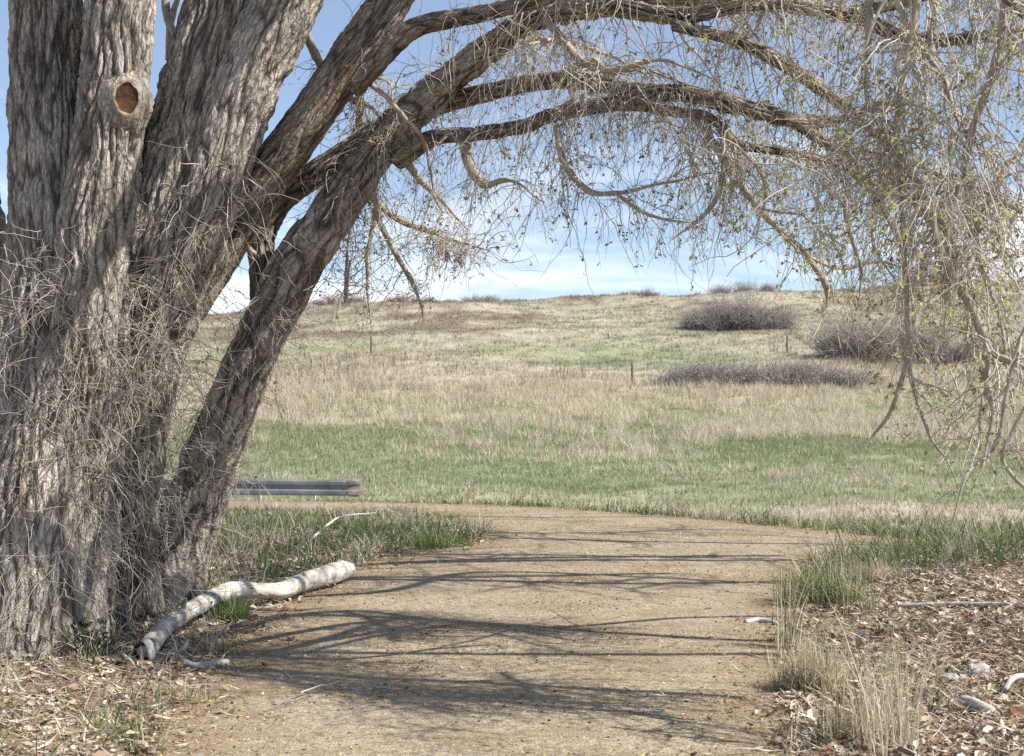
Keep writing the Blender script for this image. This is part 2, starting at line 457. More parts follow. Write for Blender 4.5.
M['ground'] = t.surf(c, .95, t.bump(t.math('ADD', n1, t.math('MULTIPLY', n2, .5)), .7, .03), .05)
gob = mk('ground', V, Fq, M['ground'], col=fc, attrs={'mid': zone_mid, 'litter': litter})
tag(gob, kind='structure')

# gravel path: a fine sheet with a ragged edge
st = .05
xs = np.arange(-12, 6.2, st); ysn = np.concatenate([np.arange(-7.5, 4, .2), np.arange(4, 23.4, st)])
PX, PY = np.meshgrid(xs, ysn)
sd = path_sdf(PX, PY)
rag = sd + .16 * fbm2(PX, PY, 1.9, 4, 9.) + .05 * pn2(PX, PY, 14, 3.)
PZ_ = .006 + .006 * (fbm2(PX, PY, 1.2, 3, 4.) + .6) + .003 * (pn2(PX, PY, 9, 2.) + .7)
PZ_ = PZ_ * sstep(.06, -.25, rag) + .004
nr, nc = PX.shape
i = np.arange(nr - 1)[:, None] * nc + np.arange(nc - 1)[None, :]
keep = (rag[:-1, :-1] < .03)
i = i[keep]
Fq = np.stack([i, i + 1, i + nc + 1, i + nc], -1).reshape(-1, 4)
used = np.unique(Fq); remap = np.zeros(nr * nc, np.int64); remap[used] = np.arange(len(used))
V = np.stack([PX, PY, PZ_], -1).reshape(-1, 3)[used]
t = NT('crushed_gravel'); p = pos(t)
edge = t.attr('edge').outputs['Fac']
vo = t.n('ShaderNodeTexVoronoi', {'Vector': p, 'Scale': 52.0, 'Randomness': 1.0})
vo2 = t.n('ShaderNodeTexVoronoi', {'Vector': p, 'Scale': 190.0})
stone = t.ramp(t.n('ShaderNodeSeparateColor', {0: vo.outputs['Color']}).outputs[0], [(0, (.12, .09, .058)), (.35, (.27, .213, .142)), (.75, (.395, .325, .235)), (1, (.50, .43, .33))])
fines = t.ramp(t.noise(p, 3.0, 6, .65), [(.3, (.30, .25, .175)), (.7, (.435, .38, .288))])
c = t.mix(.6, fines, stone)
c = t.mix(t.ramp(t.noise(t.n('ShaderNodeMapping', {'Vector': p, 'Scale': (.5, 1, 1)}).outputs[0], 1.6, 7, .7), [(.44, (0, 0, 0)), (.66, (.6, .6, .6))]), c, rgb((.20, .14, .072)))
c = t.mix(t.ramp(t.noise(p, 16, 5, .75), [(.54, (0, 0, 0)), (.66, (.55, .55, .55))]), c, rgb((.17, .12, .068)))
c = t.mix(t.math('MULTIPLY', edge, .85), c, t.ramp(t.noise(p, 30, 4, .7), [(.35, (.16, .118, .075)), (.65, (.34, .265, .175))]))
hgt = t.math('ADD', t.math('MULTIPLY', vo.outputs['Distance'], -.6), t.math('MULTIPLY', vo2.outputs['Distance'], -.3))
M['path'] = t.surf(c, .95, t.bump(t.math('ADD', hgt, t.math('MULTIPLY', t.noise(p, 20, 5, .7), .8)), .8, .012), .08)
edgev = sstep(-.62, .02, rag + .34 * fbm2(PX * .8, PY, 2.6, 4, 40.)).ravel()[used]
pob = mk('path', V, remap[Fq], M['path'], attrs={'edge': edgev})
tag(pob, kind='structure')

# ------------------------------------------------------------------ the old tree
TREE = np.array([-2.75, 9.2, .1])
tree = tag(empty('tree', TREE), 'huge many-stemmed old tree with furrowed grey bark, its bare limbs arching over the path', 'tree')
SK = []            # skeletons twigs may grow from: (points, radii, weight)
def trace(rows, step):
    """rows of (px, py, depth, width in px) -> centre line and radii"""
    rows = [(a, b, d - (.95 * float(sstep(430, 600, a)) - 1.75 * float(sstep(740, 900, a))) * float(np.clip((d - 7.4) / 1.0, 0, 1)) * float(np.clip((10.4 - d) / .3, 0, 1)), w) for a, b, d, w in rows]
    q = np.array([np.append(P(a, b, d), w * d / F_PX / 2) for a, b, d, w in rows])
    L = np.sum(np.linalg.norm(np.diff(q[:, :3], axis=0), axis=1))
    n = max(6, int(L / step))
    s = spline(q, n)
    return s[:, :3], np.maximum(s[:, 3], .003)
def flare(amount, h0, lobes, ph):
    def f(L, th):
        return amount * np.exp(-L / h0) * (.55 + .45 * np.cos(lobes * th + ph) + .25 * np.cos((lobes + 3) * th + 2 * ph))
    return f
def trunk(rows, seed, nseg=190, fl=None, dep=.036, lump=.045):
    C, rd = trace(rows, .024)
    V, F, at = bark_tube(C, rd, nseg, 18.0, dep, lump, seed, fl)
    SK.append((C, rd, 'trunk'))
    return mk('trunk', V, F, M['bark'], tree, attrs=at)
tA = trunk([(26, 715, 8.7, 150), (28, 640, 8.7, 132), (36, 520, 8.78, 116), (48, 400, 8.95, 96), (52, 250, 9.15, 86), (48, 100, 9.3, 74), (46, 0, 9.35, 70),
            (36, -120, 9.35, 72), (10, -330, 8.9, 62), (-40, -560, 8.8, 40)], 1.7, 210, flare(.13, .35, 5, .6))
tB = trunk([(66, 665, 8.95, 85.6), (68, 560, 8.95, 89.3), (80, 400, 9.0, 96.7), (92, 280, 9.0, 83.7), (103, 180, 9.0, 70.7), (112, 100, 9.0, 64.2), (121, 0, 9.05, 67.0),
            (128, -120, 9.1, 61.4), (140, -330, 9.2, 50.2), (160, -560, 9.3, 31.6)], 5.1, 180, flare(.08, .3, 4, 2.))
tC = trunk([(112, 620, 9.75, 64.8), (108, 510, 9.6, 79.2), (120, 400, 9.35, 85.5), (143, 300, 9.3, 83.7), (168, 210, 9.3, 75.6), (192, 110, 9.35, 73.8), (222, 0, 9.4, 72.0),
            (250, -120, 9.5, 64.8), (290, -330, 9.6, 50.4), (330, -560, 9.8, 32.4)], 9.4, 190, flare(.10, .3, 4, 4.))
tD = trunk([(134, 608, 9.65, 39.6), (132, 500, 9.45, 50.4), (144, 400, 9.2, 55.8), (170, 300, 9.2, 57.6), (203, 210, 9.2, 63.0), (238, 105, 9.25, 63.0), (287, 0, 9.3, 66.6),
            (330, -90, 9.3, 63.0), (420, -280, 9.3, 46.8), (520, -420, 9.2, 30.6)], 14.2, 170, flare(.08, .3, 3, 1.))
tF = trunk([(166, 640, 10.1, 70.4), (174, 560, 10.1, 62.4), (207, 470, 10.1, 56.0), (250, 360, 10.05, 49.6), (287, 285, 10.0, 50.4), (326, 222, 9.95, 44.8), (368, 162, 9.9, 40.0),
            (404, 120, 9.9, 41.6), (443, 86, 9.8, 30.4), (491, 47, 9.7, 26.4), (524, 24, 9.6, 22.4), (570, 10, 9.5, 20.0), (622, 7, 9.4, 16.8), (680, 16, 9.3, 13.6), (760, 4, 9.1, 12.0),
            (846, 14, 8.9, 12.8), (897, 34, 8.7, 11.2), (949, 40, 8.5, 10.4), (1024, 34, 8.3, 9.6), (1120, 60, 8.1, 7.2)], 21.0, 170, flare(.12, .3, 4, .2))
tL = trunk([(-22, 690, 10.4, 82), (-16, 560, 10.4, 72), (-12, 440, 10.4, 66), (-16, 330, 10.4, 62), (-28, 220, 10.4, 58), (-60, 60, 10.4, 52), (-120, -160, 10.3, 40)], 33., 120, flare(.1, .3, 4, 1.))

def limb(rows, seed, nseg=64, name='limb', w=1.0):
    C, rd = trace(rows, .03)
    V, F, at = bark_tube(C, rd, nseg, 20.0 if rd.max() > .06 else 32., min(.026, .22 * float(np.median(rd))), .10, seed)
    SK.append((C, rd, w))
    return mk(name, V, F, M['limb_bark'], tree, attrs=at)
# thick limbs
limb([(160, 350, 9.35, 40), (205, 272, 9.4, 44), (246, 205, 9.5, 46), (295, 138, 9.5, 45), (345, 68, 9.5, 43), (385, 10, 9.5, 40), (430, -60, 9.5, 36), (520, -160, 9.4, 28), (650, -220, 9.2, 20)], 2.2, 110)
limb([(352, 88, 9.5, 24), (380, 58, 9.4, 24), (416, 27, 9.3, 20), (474, 15, 9.1, 17), (530, 2, 9.0, 15), (610, -22, 8.8, 13), (720, -30, 8.6, 11), (860, -12, 8.3, 9)], 3.9, 64)
limb([(265, 300, 10.2, 30), (262, 262, 10.25, 27), (262, 236, 10.3, 25), (280, 200, 10.3, 26), (318, 172, 10.25, 26), (360, 146, 10.2, 26), (398, 122, 10.1, 26), (436, 104, 10.0, 22),
      (480, 94, 9.9, 19), (530, 83, 9.75, 17), (580, 81, 9.6, 16), (630, 89, 9.5, 14), (680, 95, 9.4, 11), (740, 112, 9.2, 7)], 6.1, 72)
limb([(396, 160, 9.85, 22), (433, 138, 9.7, 17), (474, 134, 9.55, 15), (522, 127, 9.4, 14), (553, 115, 9.3, 14), (598, 106, 9.2, 15), (640, 97, 9.1, 17), (680, 92, 9.0, 17), (726, 102, 8.9, 17),
      (777, 117, 8.8, 16), (818, 122, 8.7, 13), (850, 116, 8.6, 8), (900, 96, 8.5, 6)], 8.3, 64)
limb([(674, 26, 9.25, 12), (729, 38, 9.1, 13), (770, 56, 9.0, 15), (811, 82, 8.9, 14), (843, 106, 8.8, 11), (880, 140, 8.6, 8), (925, 190, 8.4, 6)], 10.5, 56)
limb([(590, 108, 9.2, 8), (640, 107, 9.2, 9), (676, 112, 9.1, 10), (710, 118, 9.0, 9), (738, 143, 8.9, 9), (778, 152, 8.8, 8), (832, 162, 8.6, 8), (890, 190, 8.4, 6), (960, 235, 8.1, 5)], 12.5, 48)
limb([(790, 120, 8.8, 11), (815, 136, 8.7, 11), (842, 150, 8.6, 9), (880, 152, 8.5, 6)], 12.9, 40)
# upper crown, over the frame; its long right-hand limbs are added to shadow the path
for k, (x0, y0, d0, w0, pts) in enumerate([
    (36, -120, 8.9, 40, [(-60, -260, 8.3), (-200, -380, 7.8), (-380, -400, 7.2)]),
    (140, -330, 9.2, 36, [(60, -480, 9.8), (-80, -640, 10.4), (-220, -720, 10.8)]),
    (250, -120, 9.5, 34, [(310, -250, 10.2), (420, -350, 10.9), (560, -400, 11.6), (700, -380, 12.0)]),
    (330, -90, 9.3, 34, [(440, -180, 8.8), (580, -230, 8.2), (760, -220, 7.7), (930, -150, 7.3), (1060, -60, 7.0)]),
    (420, -280, 9.3, 30, [(560, -360, 9.2), (720, -380, 9.0), (900, -320, 8.7), (1080, -200, 8.4)]),
    (610, -22, 8.8, 13, [(700, -50, 8.3), (800, -60, 7.8), (900, -40, 7.2), (1010, -10, 6.7), (1100, 40, 6.4)]),
    (540, -190, 9.6, 30, [(640, -190, 10.4), (800, -210, 11.2), (1000, -180, 11.8), (1230, -150, 12.2), (1420, -100, 12.4)]),
    (640, -190, 10.4, 22, [(760, -120, 11.2), (930, -90, 12.0), (1130, -70, 12.6), (1330, -20, 13.0)]),
    (600, -340, 9.9, 24, [(760, -300, 10.4), (960, -270, 10.8), (1180, -240, 11.0), (1420, -150, 11.2)]),
    (1024, 34, 8.3, 12, [(1120, 20, 8.2), (1300, 10, 8.4), (1480, 50, 8.6)]),
    (930, -150, 7.3, 18, [(1100, -150, 7.0), (1300, -120, 6.8), (1480, -60, 6.6)]),
    (846, 14, 8.9, 14, [(900, -20, 8.6), (980, -40, 8.2), (1080, -20, 7.8)])]):
    rows = [(x0, y0, d0, w0)] + [(a, b, c, w0 * max(.25, 1 - .13 * (j + 1))) for j, (a, b, c) in enumerate(pts)]
    rows = [(a + rng.normal() * (12 if j else 0), b + rng.normal() * (34 if j else 0), c, w) for j, (a, b, c, w) in enumerate(rows)]
    limb(rows, 40. + 3 * k, 48)

for k, (dd, zz_, xs_, r0) in enumerate([(17.2, 7.6, 1.0, .085), (15.4, 7.0, .3, .075), (14.2, 6.3, 1.2, .10), (12.6, 6.1, .2, .085), (11.4, 5.7, .8, .10), (10.6, 5.2, 1.5, .07), (8.2, 5.0, .9, .07), (7.0, 4.7, 1.4, .06)]):
    j = rng.normal(size=(6, 3)) * .45  # unseen limbs added overhead to throw shadow streaks across the path
    q = np.array([(-1.6, 9.6, 5.4, r0), (-.4 + .3 * xs_, 9.6 + (dd - 9.6) * .45, zz_ * .86 + .6, r0 * .9), (xs_ + 1.2, 9.6 + (dd - 9.6) * .9, zz_, r0 * .8), (xs_ + 3.6, dd + .1, zz_ + .25, r0 * .65), (xs_ + 6.0, dd - .1, zz_ + .1, r0 * .48), (xs_ + 8.6, dd, zz_ - .5, r0 * .25)])
    q[1:, :3] += j[1:]
    if dd < 10: q = np.vstack([[.75, 8.0, 4.72, r0], q[2:] + np.array([.6, 0, 0, 0])])
    sp = spline(q, 260)
    V, F, at = bark_tube(sp[:, :3], sp[:, 3], 20, 32., .006, .1, 90. + k)
    SK.append((sp[:, :3], sp[:, 3], 1.0))
    mk('limb', V, F, M['limb_bark'], tree, attrs=at)

def branch(rows, w=1.0):
    C, rd = trace(rows, .035)
    n = len(C)
    C = C + np.stack([pn(C * 5 + 3.), pn(C * 5 + 40.), pn(C * 5 + 80.)], -1) * .03 * np.linspace(0, 1, n)[:, None]
    rd = rd * (1 + .35 * pn(C * 22 + 9.)) * np.interp(np.linspace(0, 1, n), [0, .6, 1], [1, 1, .35])
    V, F = tubes(C[None], rd[None], 8)
    SK.append((C, rd, w))
    return mk('branch', V, F, M['branch'], tree)
B = [
 [(462, 132, 9.6, 13), (465, 146, 9.6, 12), (471, 168, 9.6, 11), (484, 184, 9.6, 9), (512, 180, 9.6, 6), (540, 200, 9.6, 3)],
 [(556, 125, 9.3, 7), (560, 150, 9.3, 7), (568, 170, 9.25, 7), (592, 192, 9.2, 6), (622, 192, 9.1, 5), (680, 179, 9.0, 4), (730, 170, 8.9, 3)],
 [(615, 193, 9.1, 4), (640, 210, 9.0, 4), (670, 222, 8.9, 3), (705, 226, 8.8, 2)],
 [(405, 160, 9.9, 9), (424, 184, 9.95, 7), (444, 203, 10, 5), (470, 232, 10, 3)],
 [(366, 190, 10.1, 9), (390, 214, 10.2, 7), (420, 229, 10.2, 6), (440, 236, 10.2, 4), (449, 262, 10.2, 2)],
 [(375, 212, 10.2, 6), (391, 246, 10.2, 6), (411, 280, 10.2, 5), (420, 300, 10.2, 4), (424, 325, 10.2, 2)],
 [(695, 118, 9.05, 7), (726, 163, 8.9, 7), (756, 206, 8.8, 7), (781, 231, 8.7, 7), (806, 256, 8.6, 7), (824, 284, 8.5, 7), (827, 306, 8.5, 5), (813, 338, 8.5, 3)],
 [(725, 163, 8.9, 6), (716, 200, 8.9, 5), (694, 224, 8.9, 4), (672, 240, 8.9, 3)],
 [(736, 145, 8.9, 5), (760, 170, 8.8, 5), (764, 200, 8.8, 4), (752, 240, 8.8, 2)],
 [(806, 256, 8.6, 4), (840, 268, 8.5, 4), (880, 262, 8.4, 3), (925, 275, 8.3, 2)],
 [(870, -25, 7.4, 8), (868, 40, 7.3, 7), (867, 92, 7.2, 6), (878, 122, 7.2, 4), (898, 160, 7.1, 3)],
 [(922, -25, 7.1, 9), (914, 20, 7.1, 8), (906, 66, 7.05, 8), (899, 104, 7, 7), (896, 150, 7, 5), (904, 230, 7, 5), (908, 352, 6.95, 5), (915, 394, 6.9, 5), (928, 436, 6.9, 5), (948, 460, 6.85, 4), (960, 494, 6.8, 3)],
 [(890, -15, 7.2, 7), (915, 40, 7.1, 6), (944, 78, 7.0, 5), (958, 120, 6.9, 4), (990, 160, 6.8, 3)],
 [(1010, -20, 6.8, 11), (996, 60, 6.8, 9), (977, 114, 6.8, 8), (966, 152, 6.8, 6), (955, 200, 6.8, 5), (942, 250, 6.8, 6)],
 [(925, 200, 6.8, 7), (942, 250, 6.8, 8), (959, 285, 6.75, 9), (980, 326, 6.7, 9), (987, 353, 6.7, 8), (988, 390, 6.65, 8), (994, 416, 6.6, 6), (986, 450, 6.6, 4), (968, 500, 6.5, 3)],
 [(986, 352, 6.7, 7), (1008, 360, 6.6, 6), (1034, 372, 6.5, 5), (1070, 400, 6.4, 4)],
 [(908, 358, 6.95, 5), (895, 400, 6.9, 4), (884, 422, 6.9, 4), (858, 456, 6.9, 2)],
 [(898, 150, 7, 5), (930, 215, 6.9, 5), (946, 250, 6.9, 5), (962, 290, 6.85, 4), (984, 345, 6.8, 3)],
 [(1040, 300, 6.3, 5), (1018, 345, 6.3, 4.5), (1006, 400, 6.3, 4), (992, 450, 6.3, 3.5), (965, 480, 6.2, 4), (950, 530, 6.2, 3)],
 [(1045, 380, 6.2, 5), (1018, 420, 6.2, 4.5), (1003, 455, 6.2, 4.5), (1011, 474, 6.2, 5), (1026, 490, 6.2, 4.5), (1045, 500, 6.2, 4)],
 [(1040, 120, 7.4, 8), (1000, 180, 7.3, 7), (975, 240, 7.2, 6), (1000, 320, 7.1, 5), (1012, 400, 7.0, 4)],
 [(1040, 220, 6.9, 7), (1010, 205, 6.9, 6), (970, 185, 6.9, 5), (930, 180, 7.0, 3)],
 [(836, 118, 8.7, 8), (850, 160, 8.5, 7), (846, 215, 8.4, 5), (862, 280, 8.3, 4), (848, 340, 8.3, 2)],
 [(840, 160, 8.6, 6), (880, 205, 8.4, 6), (905, 260, 8.2, 5), (900, 330, 8.1, 3)],
 [(870, 150, 8.5, 6), (930, 170, 8.2, 5), (985, 200, 7.9, 4), (1040, 215, 7.7, 3)],
 [(300, 20, 9.9, 10), (318, 60, 10.2, 9), (340, 92, 10.4, 8), (372, 110, 10.5, 5), (400, 150, 10.5, 3)],
 [(178, 40, 10.2, 7), (166, 10, 10.3, 8), (165, -60, 10.3, 9)], 
 [(168, 60, 10.3, 6), (172, 20, 10.3, 7), (188, -30, 10.3, 7)],
 [(200, 240, 9.6, 9), (240, 244, 10.0, 9), (262, 262, 10.2, 8)],
 [(340, 60, 10.0, 9), (360, 100, 10.4, 8), (352, 140, 10.6, 6), (330, 190, 10.7, 4), (338, 250, 10.7, 3)],
 [(420, 110, 10.2, 8), (470, 60, 10.6, 7), (540, 40, 10.8, 6), (620, 60, 11, 4), (690, 110, 11, 3)],
 [(540, 85, 9.8, 8), (590, 60, 9.9, 7), (610, 72, 9.9, 6), (650, 70, 9.8, 4)],
 [(545, 18, 9.5, 9), (580, 60, 9.2, 8), (610, 70, 9.0, 7), (660, 60, 8.9, 5), (720, 80, 8.7, 3)],
 [(350, 260, 10.3, 2), (345, 300, 10.3, 3), (352, 180, 10.3, 4)],
 [(440, 236, 10.2, 4), (462, 243, 10.1, 3), (492, 252, 10.1, 2)],
 [(370, 120, 10.6, 7), (375, 200, 10.7, 5), (366, 270, 10.7, 4), (372, 330, 10.7, 2)],
]
for rows in B: branch(rows)
# side boughs springing from the limbs
def pick(arr, n):
    """n random stations along limbs, weighted by length: points, outward directions, radii"""
    W = np.array([len(a[0]) for a in arr], float); W /= W.sum()
    k = rng.choice(len(arr), n, p=W)
    S = np.zeros((n, 3)); T = np.zeros((n, 3)); rr = np.zeros(n)
    for j, a in enumerate(k):
        C, rd, _ = arr[a]
        q = rng.integers(max(1, len(C) // 8), len(C) - 1)
        S[j] = C[q]; t = C[q + 1] - C[q - 1]; T[j] = t / np.linalg.norm(t); rr[j] = rd[q]
    return S, T, rr
def visible(S, x0=300, x1=1100, y0=-330, y1=420):
    a, b = proj(S); return (a > x0) & (a < x1) & (b > y0) & (b < y1)
limbs = [s for s in SK if s[2] != 'trunk']
tf = SK[4]; limbs.append((tf[0][int(len(tf[0]) * .35):], tf[1][int(len(tf[0]) * .35):], 1))
S, T, rr = pick(limbs, 400)
ok = np.where(visible(S))[0][:60]
S, T, rr = S[ok], T[ok], rr[ok]
D = rng.normal(size=S.shape); D[:, 2] = D[:, 2] * .6 + .25; D = D - T * np.sum(D * T, 1)[:, None]; D = D / np.linalg.norm(D, axis=1)[:, None] + T * .7
Pt = grow(S, D, rng.uniform(.7, 1.7, len(S)), 26, .055, .13)
_a, _b = proj(Pt); _k = (_b.max(1) < np.interp(_a[:, -1], [0, 300, 430, 480, 740, 830, 900, 1100], [180, 270, 270, 220, 220, 290, 380, 470]))
Pt, S, rr = Pt[_k][:46], S[_k][:46], rr[_k][:46]
for k in range(len(S)):
    r0 = min(rr[k] * .5, rng.uniform(.010, .022))
    rd = r0 * np.linspace(1, .3, 26)
    V, F = tubes(Pt[k][None], rd[None], 7)
    SK.append((Pt[k], rd, .8))
    mk('branch', V, F, M['branch'], tree)

# hanging twigs: grown, then thinned to the reach they have (how low the curtain hangs along the path)
_cx = np.array([200, 300, 330, 400, 440, 480, 600, 690, 740, 830, 880, 930, 980, 1100])
_cy = np.array([250, 330, 345, 335, 310, 270, 275, 285, 262, 330, 420, 500, 530, 560])
def curtain(Pt, rd):
    a, b = proj(Pt[:, -1]); lim = np.interp(a, _cx, _cy) + rng.normal(size=len(a)) * 14
    k = b < lim
    return Pt[k], rd[k]
growers = [s for s in SK if s[2] != 'trunk'] + [(tf[0][int(len(tf[0]) * .42):], tf[1][int(len(tf[0]) * .42):], 1)]
TW = []; BUDS = []
def twigset(src, n, l0, l1, r0, droop, wig, up, nn=10, box=(300, 1120, -330, 470), curt=True, T0=None):
    S, T, rr = pick(src, n)
    k = visible(S, *box); S, T, rr = S[k], T[k], rr[k]
    D = rng.normal(size=S.shape); D[:, 2] = D[:, 2] * .7 + up; D += T * .5
    Ln = rng.uniform(l0, l1, len(S)) * rng.uniform(.6, 1, len(S))
    Pt = grow(S, D, Ln, nn, droop * rng.uniform(.6, 1.4, len(S)), wig)
    rd = (r0 * rng.uniform(.6, 1.5, len(S)))[:, None] * np.linspace(1, .35, nn)[None]
    rd = np.minimum(rd, rr[:, None])
    if curt: Pt, rd = curtain(Pt, rd)
    return Pt, rd
def as_src(Pt, rd): return [(Pt[k], rd[k], 1) for k in range(len(Pt))]
low = [g for g in growers if proj(g[0].mean(0)[None])[1][0] > -60]
midz = [g for g in growers if 450 < proj(g[0].mean(0)[None])[0][0] < 720 and proj(g[0].mean(0)[None])[1][0] > 20]
t1 = twigset(low, 1300, .35, 1.15, .0032, .26, .20, .0, 14)
_a, _b = proj(t1[0][:, 0]); _k = (_a > 440) | (rng.random(len(_a)) < .2); t1 = (t1[0][_k], t1[1][_k])
tm = twigset(midz, 620, .25, .90, .0028, .25, .21, .05, 14)
th = twigset([g for g in growers if proj(g[0].mean(0)[None])[1][0] <= -30], 500, .4, 1.2, .0040, .26, .13, .0, 14, (300, 1560, -420, 200))
lowl = [g for g in growers if 300 < proj(g[0].mean(0)[None])[0][0] < 500 and 90 < proj(g[0].mean(0)[None])[1][0] < 330]
tl = twigset(lowl, 620, .20, .75, .0028, .24, .2, .0, 14, (395, 520, 150, 330))
ti = twigset([(SK[4][0][int(len(tf[0]) * .25):int(len(tf[0]) * .42)], SK[4][1][int(len(tf[0]) * .25):int(len(tf[0]) * .42)], 1)], 120, .3, .9, .004, .24, .16, .1, 14, (290, 520, 60, 330))
backl = [g for g in growers if 270 < proj(g[0].mean(0)[None])[0][0] < 600 and g[0][:, 1].mean() > 9.95 and 0 < proj(g[0].mean(0)[None])[1][0] < 300]
tb = twigset(backl, 520, .25, .9, .0036, .06, .26, .15, 14, (240, 600, -60, 300))
t1 = tuple(np.concatenate(v) for v in zip(t1, tm, th, tl, ti, tb))
high = [g for g in growers if proj(g[0].mean(0)[None])[1][0] <= -60]
tq = twigset(high, 420, .7, 2.2, .013, .03, .14, .1, 16, (500, 1700, -500, -20), False)  # twigs above the frame, added to break up the path's shadow streaks
midback = [g for g in high if 9.9 < g[0][:, 1].mean() < 14.5 and len(g[0]) == 260]
tq3 = twigset(midback, 330, .8, 2.3, .021, .02, .17, .1, 18, (500, 1700, -500, -10), False)  # stouter unseen twigs, added to broaden those shadow streaks
tq2 = twigset(as_src(*tq) + as_src(*tq3) * 2, 1500, .3, .9, .005, .12, .2, .0, 8, (500, 1700, -500, -20), False)
s1 = as_src(*t1)
t2 = twigset(s1, 3200, .12, .45, .0020, .24, .24, 0, 9)
s2 = as_src(*t2)
t3 = twigset(s1 + s2, 2300, .05, .16, .0016, .25, .2, 0, 5)
# denser brush towards the hanging right-hand end
rightsrc = [(C, r, w) for C, r, w in low if proj(C.mean(0)[None])[0][0] > 690]
t4 = twigset(rightsrc, 1250, .35, 1.1, .0038, .22, .22, .05, 14, (690, 1150, -250, 250))
t4b = twigset(rightsrc, 420, .25, .8, .0034, .2, .24, .0, 14, (850, 1150, 230, 470))
nearsrc = [g for g in rightsrc if g[0][:, 1].mean() < 7.6]
t4c = twigset(nearsrc, 330, .4, 1.2, .0060, .16, .2, .1, 14, (800, 1150, -250, 400))
t4 = tuple(np.concatenate(v) for v in zip(t4, t4b, t4c))
s4 = as_src(*t4)
t5 = twigset(s4, 2300, .10, .50, .0023, .2, .27, 0, 9, (660, 1150, -250, 520))
t6 = twigset(as_src(*t5), 1500, .05, .16, .0016, .2, .22, 0, 5, (660, 1150, -250, 520))
V, F = join([tubes(p, r, 3) for p, r in (t1, t2, t3, t4, t5, t6, tq, tq2, tq3)])
tw = mk('twigs', V, F, M['twig'], tree); tag(tw, kind='stuff')
# young catkins and leaf buds
def buds(tsets, n, size, palette, spread=.006):
    allp = np.concatenate([p[:, len(p[0]) // 2:].reshape(-1, 3) for p, r in tsets])
    k = rng.integers(0, len(allp), n); c = allp[k] + rng.normal(size=(n, 3)) * spread
    m = 3
    c = np.repeat(c, m, 0); N = n * m
    d = rng.normal(size=(N, 3)); d[:, 2] -= .7; d /= np.linalg.norm(d, axis=1)[:, None]
    w = np.cross(d, rng.normal(size=(N, 3))); w /= np.linalg.norm(w, axis=1)[:, None]
    nrm = np.cross(d, w)
    s = (size * rng.uniform(.5, 1.4, N))[:, None]; wd = s * rng.uniform(.13, .27, (N, 1))
    a = c; b = c + d * s * .5 + w * wd + nrm * s * .1; e = c + d * s - nrm * s * .12; f = c + d * s * .5 - w * wd + nrm * s * .1
    V = np.stack([a, b, e, f], 1).reshape(-1, 3)
    F = np.arange(N * 4).reshape(-1, 4)
    pal = np.array(palette); ci = np.repeat(rng.integers(0, len(pal), n), m)
    cc = pal[ci] * rng.uniform(.7, 1.25, (N, 1))
    return V, F, np.repeat(cc, 4, 0)
TAN = [(.36, .28, .17), (.28, .20, .11), (.20, .14, .075), (.40, .34, .19), (.32, .30, .14)]
GRN = [(.52, .55, .19), (.46, .52, .17), (.60, .56, .25), (.52, .46, .22), (.40, .34, .18)]
b1 = buds((t2, t3), 4800, .024, TAN); b2 = buds((t5, t6, t4), 5000, .028, GRN + TAN[:2])
V, F = join([b1[:2], b2[:2]])
bo = mk('buds', V, F, M['bud'], tree, col=np.vstack([b1[2], b2[2]]), smooth=False); tag(bo, kind='stuff')

# wiry shoots matted over the lower stems
def trunk_stations(sk, n, ylo, yhi):
    C, rd, _ = sk
    a, b = proj(C); idx = np.where((b > ylo) & (b < yhi))[0]
    m = max(5, n // 7); kk = rng.integers(0, m, n)
    q = np.clip(rng.choice(idx, m)[kk] + np.round(rng.normal(size=n) * 4).astype(int), idx[0], idx[-1])
    ang = rng.uniform(-1.9, 1.6, m)[kk] + rng.normal(size=n) * .3
    out = np.stack([np.sin(ang), -np.cos(ang), np.zeros(n)], -1)
    return C[q] + out * (rd[q] * .98)[:, None], out
sh = []
for sk, n, lo, hi in ((SK[0], 560, 230, 690), (SK[1], 720, 270, 650), (SK[2], 500, 260, 600), (SK[3], 420, 150, 600), (SK[4], 170, 300, 560)):
    S, O = trunk_stations(sk, n, lo, hi)
    D = O + rng.normal(size=S.shape) * .7; D[:, 2] += rng.normal(size=n) * .5
    Pt = grow(S, D, rng.uniform(.14, .80, n), 14, rng.uniform(-.02, .26, n), .2)
    # keep them from reaching far into the open
    rd = (rng.uniform(.0015, .0042, n))[:, None] * np.linspace(1, .4, 14)[None]
    sh.append((Pt, rd))
# drooping whips with dark buds on the leaning stem's outer side
S, O = trunk_stations(SK[4], 90, 300, 470)
O = np.stack([np.abs(O[:, 0]) * .8 + .3, O[:, 1] * .6, np.zeros(90)], -1)
sh.append((grow(S, O + rng.normal(size=S.shape) * .3, rng.uniform(.2, .75, 90), 14, .16, .14), (rng.uniform(.0018, .0032, 90))[:, None] * np.linspace(1, .4, 14)[None]))
s5 = [s for p, r in sh for s in as_src(p, r)]
S, T, rr = pick(s5, 2200)
Pt = grow(S, T + rng.normal(size=S.shape) * .8, rng.uniform(.06, .3, len(S)), 8, rng.uniform(-.05, .2, len(S)), .28)
sh.append((Pt, np.minimum(rr[:, None], .0018) * np.linspace(1, .5, 8)[None]))
V, F = join([tubes(p, r, 3) for p, r in sh])
so = mk('shoots', V, F, M['shoot'], tree); tag(so, kind='stuff')
b3 = buds(sh[3:], 650, .024, TAN + [(.30, .31, .10)])
so2 = mk('shoot_buds', b3[0], b3[1], M['bud'], tree, col=b3[2], smooth=False); tag(so2, kind='stuff')

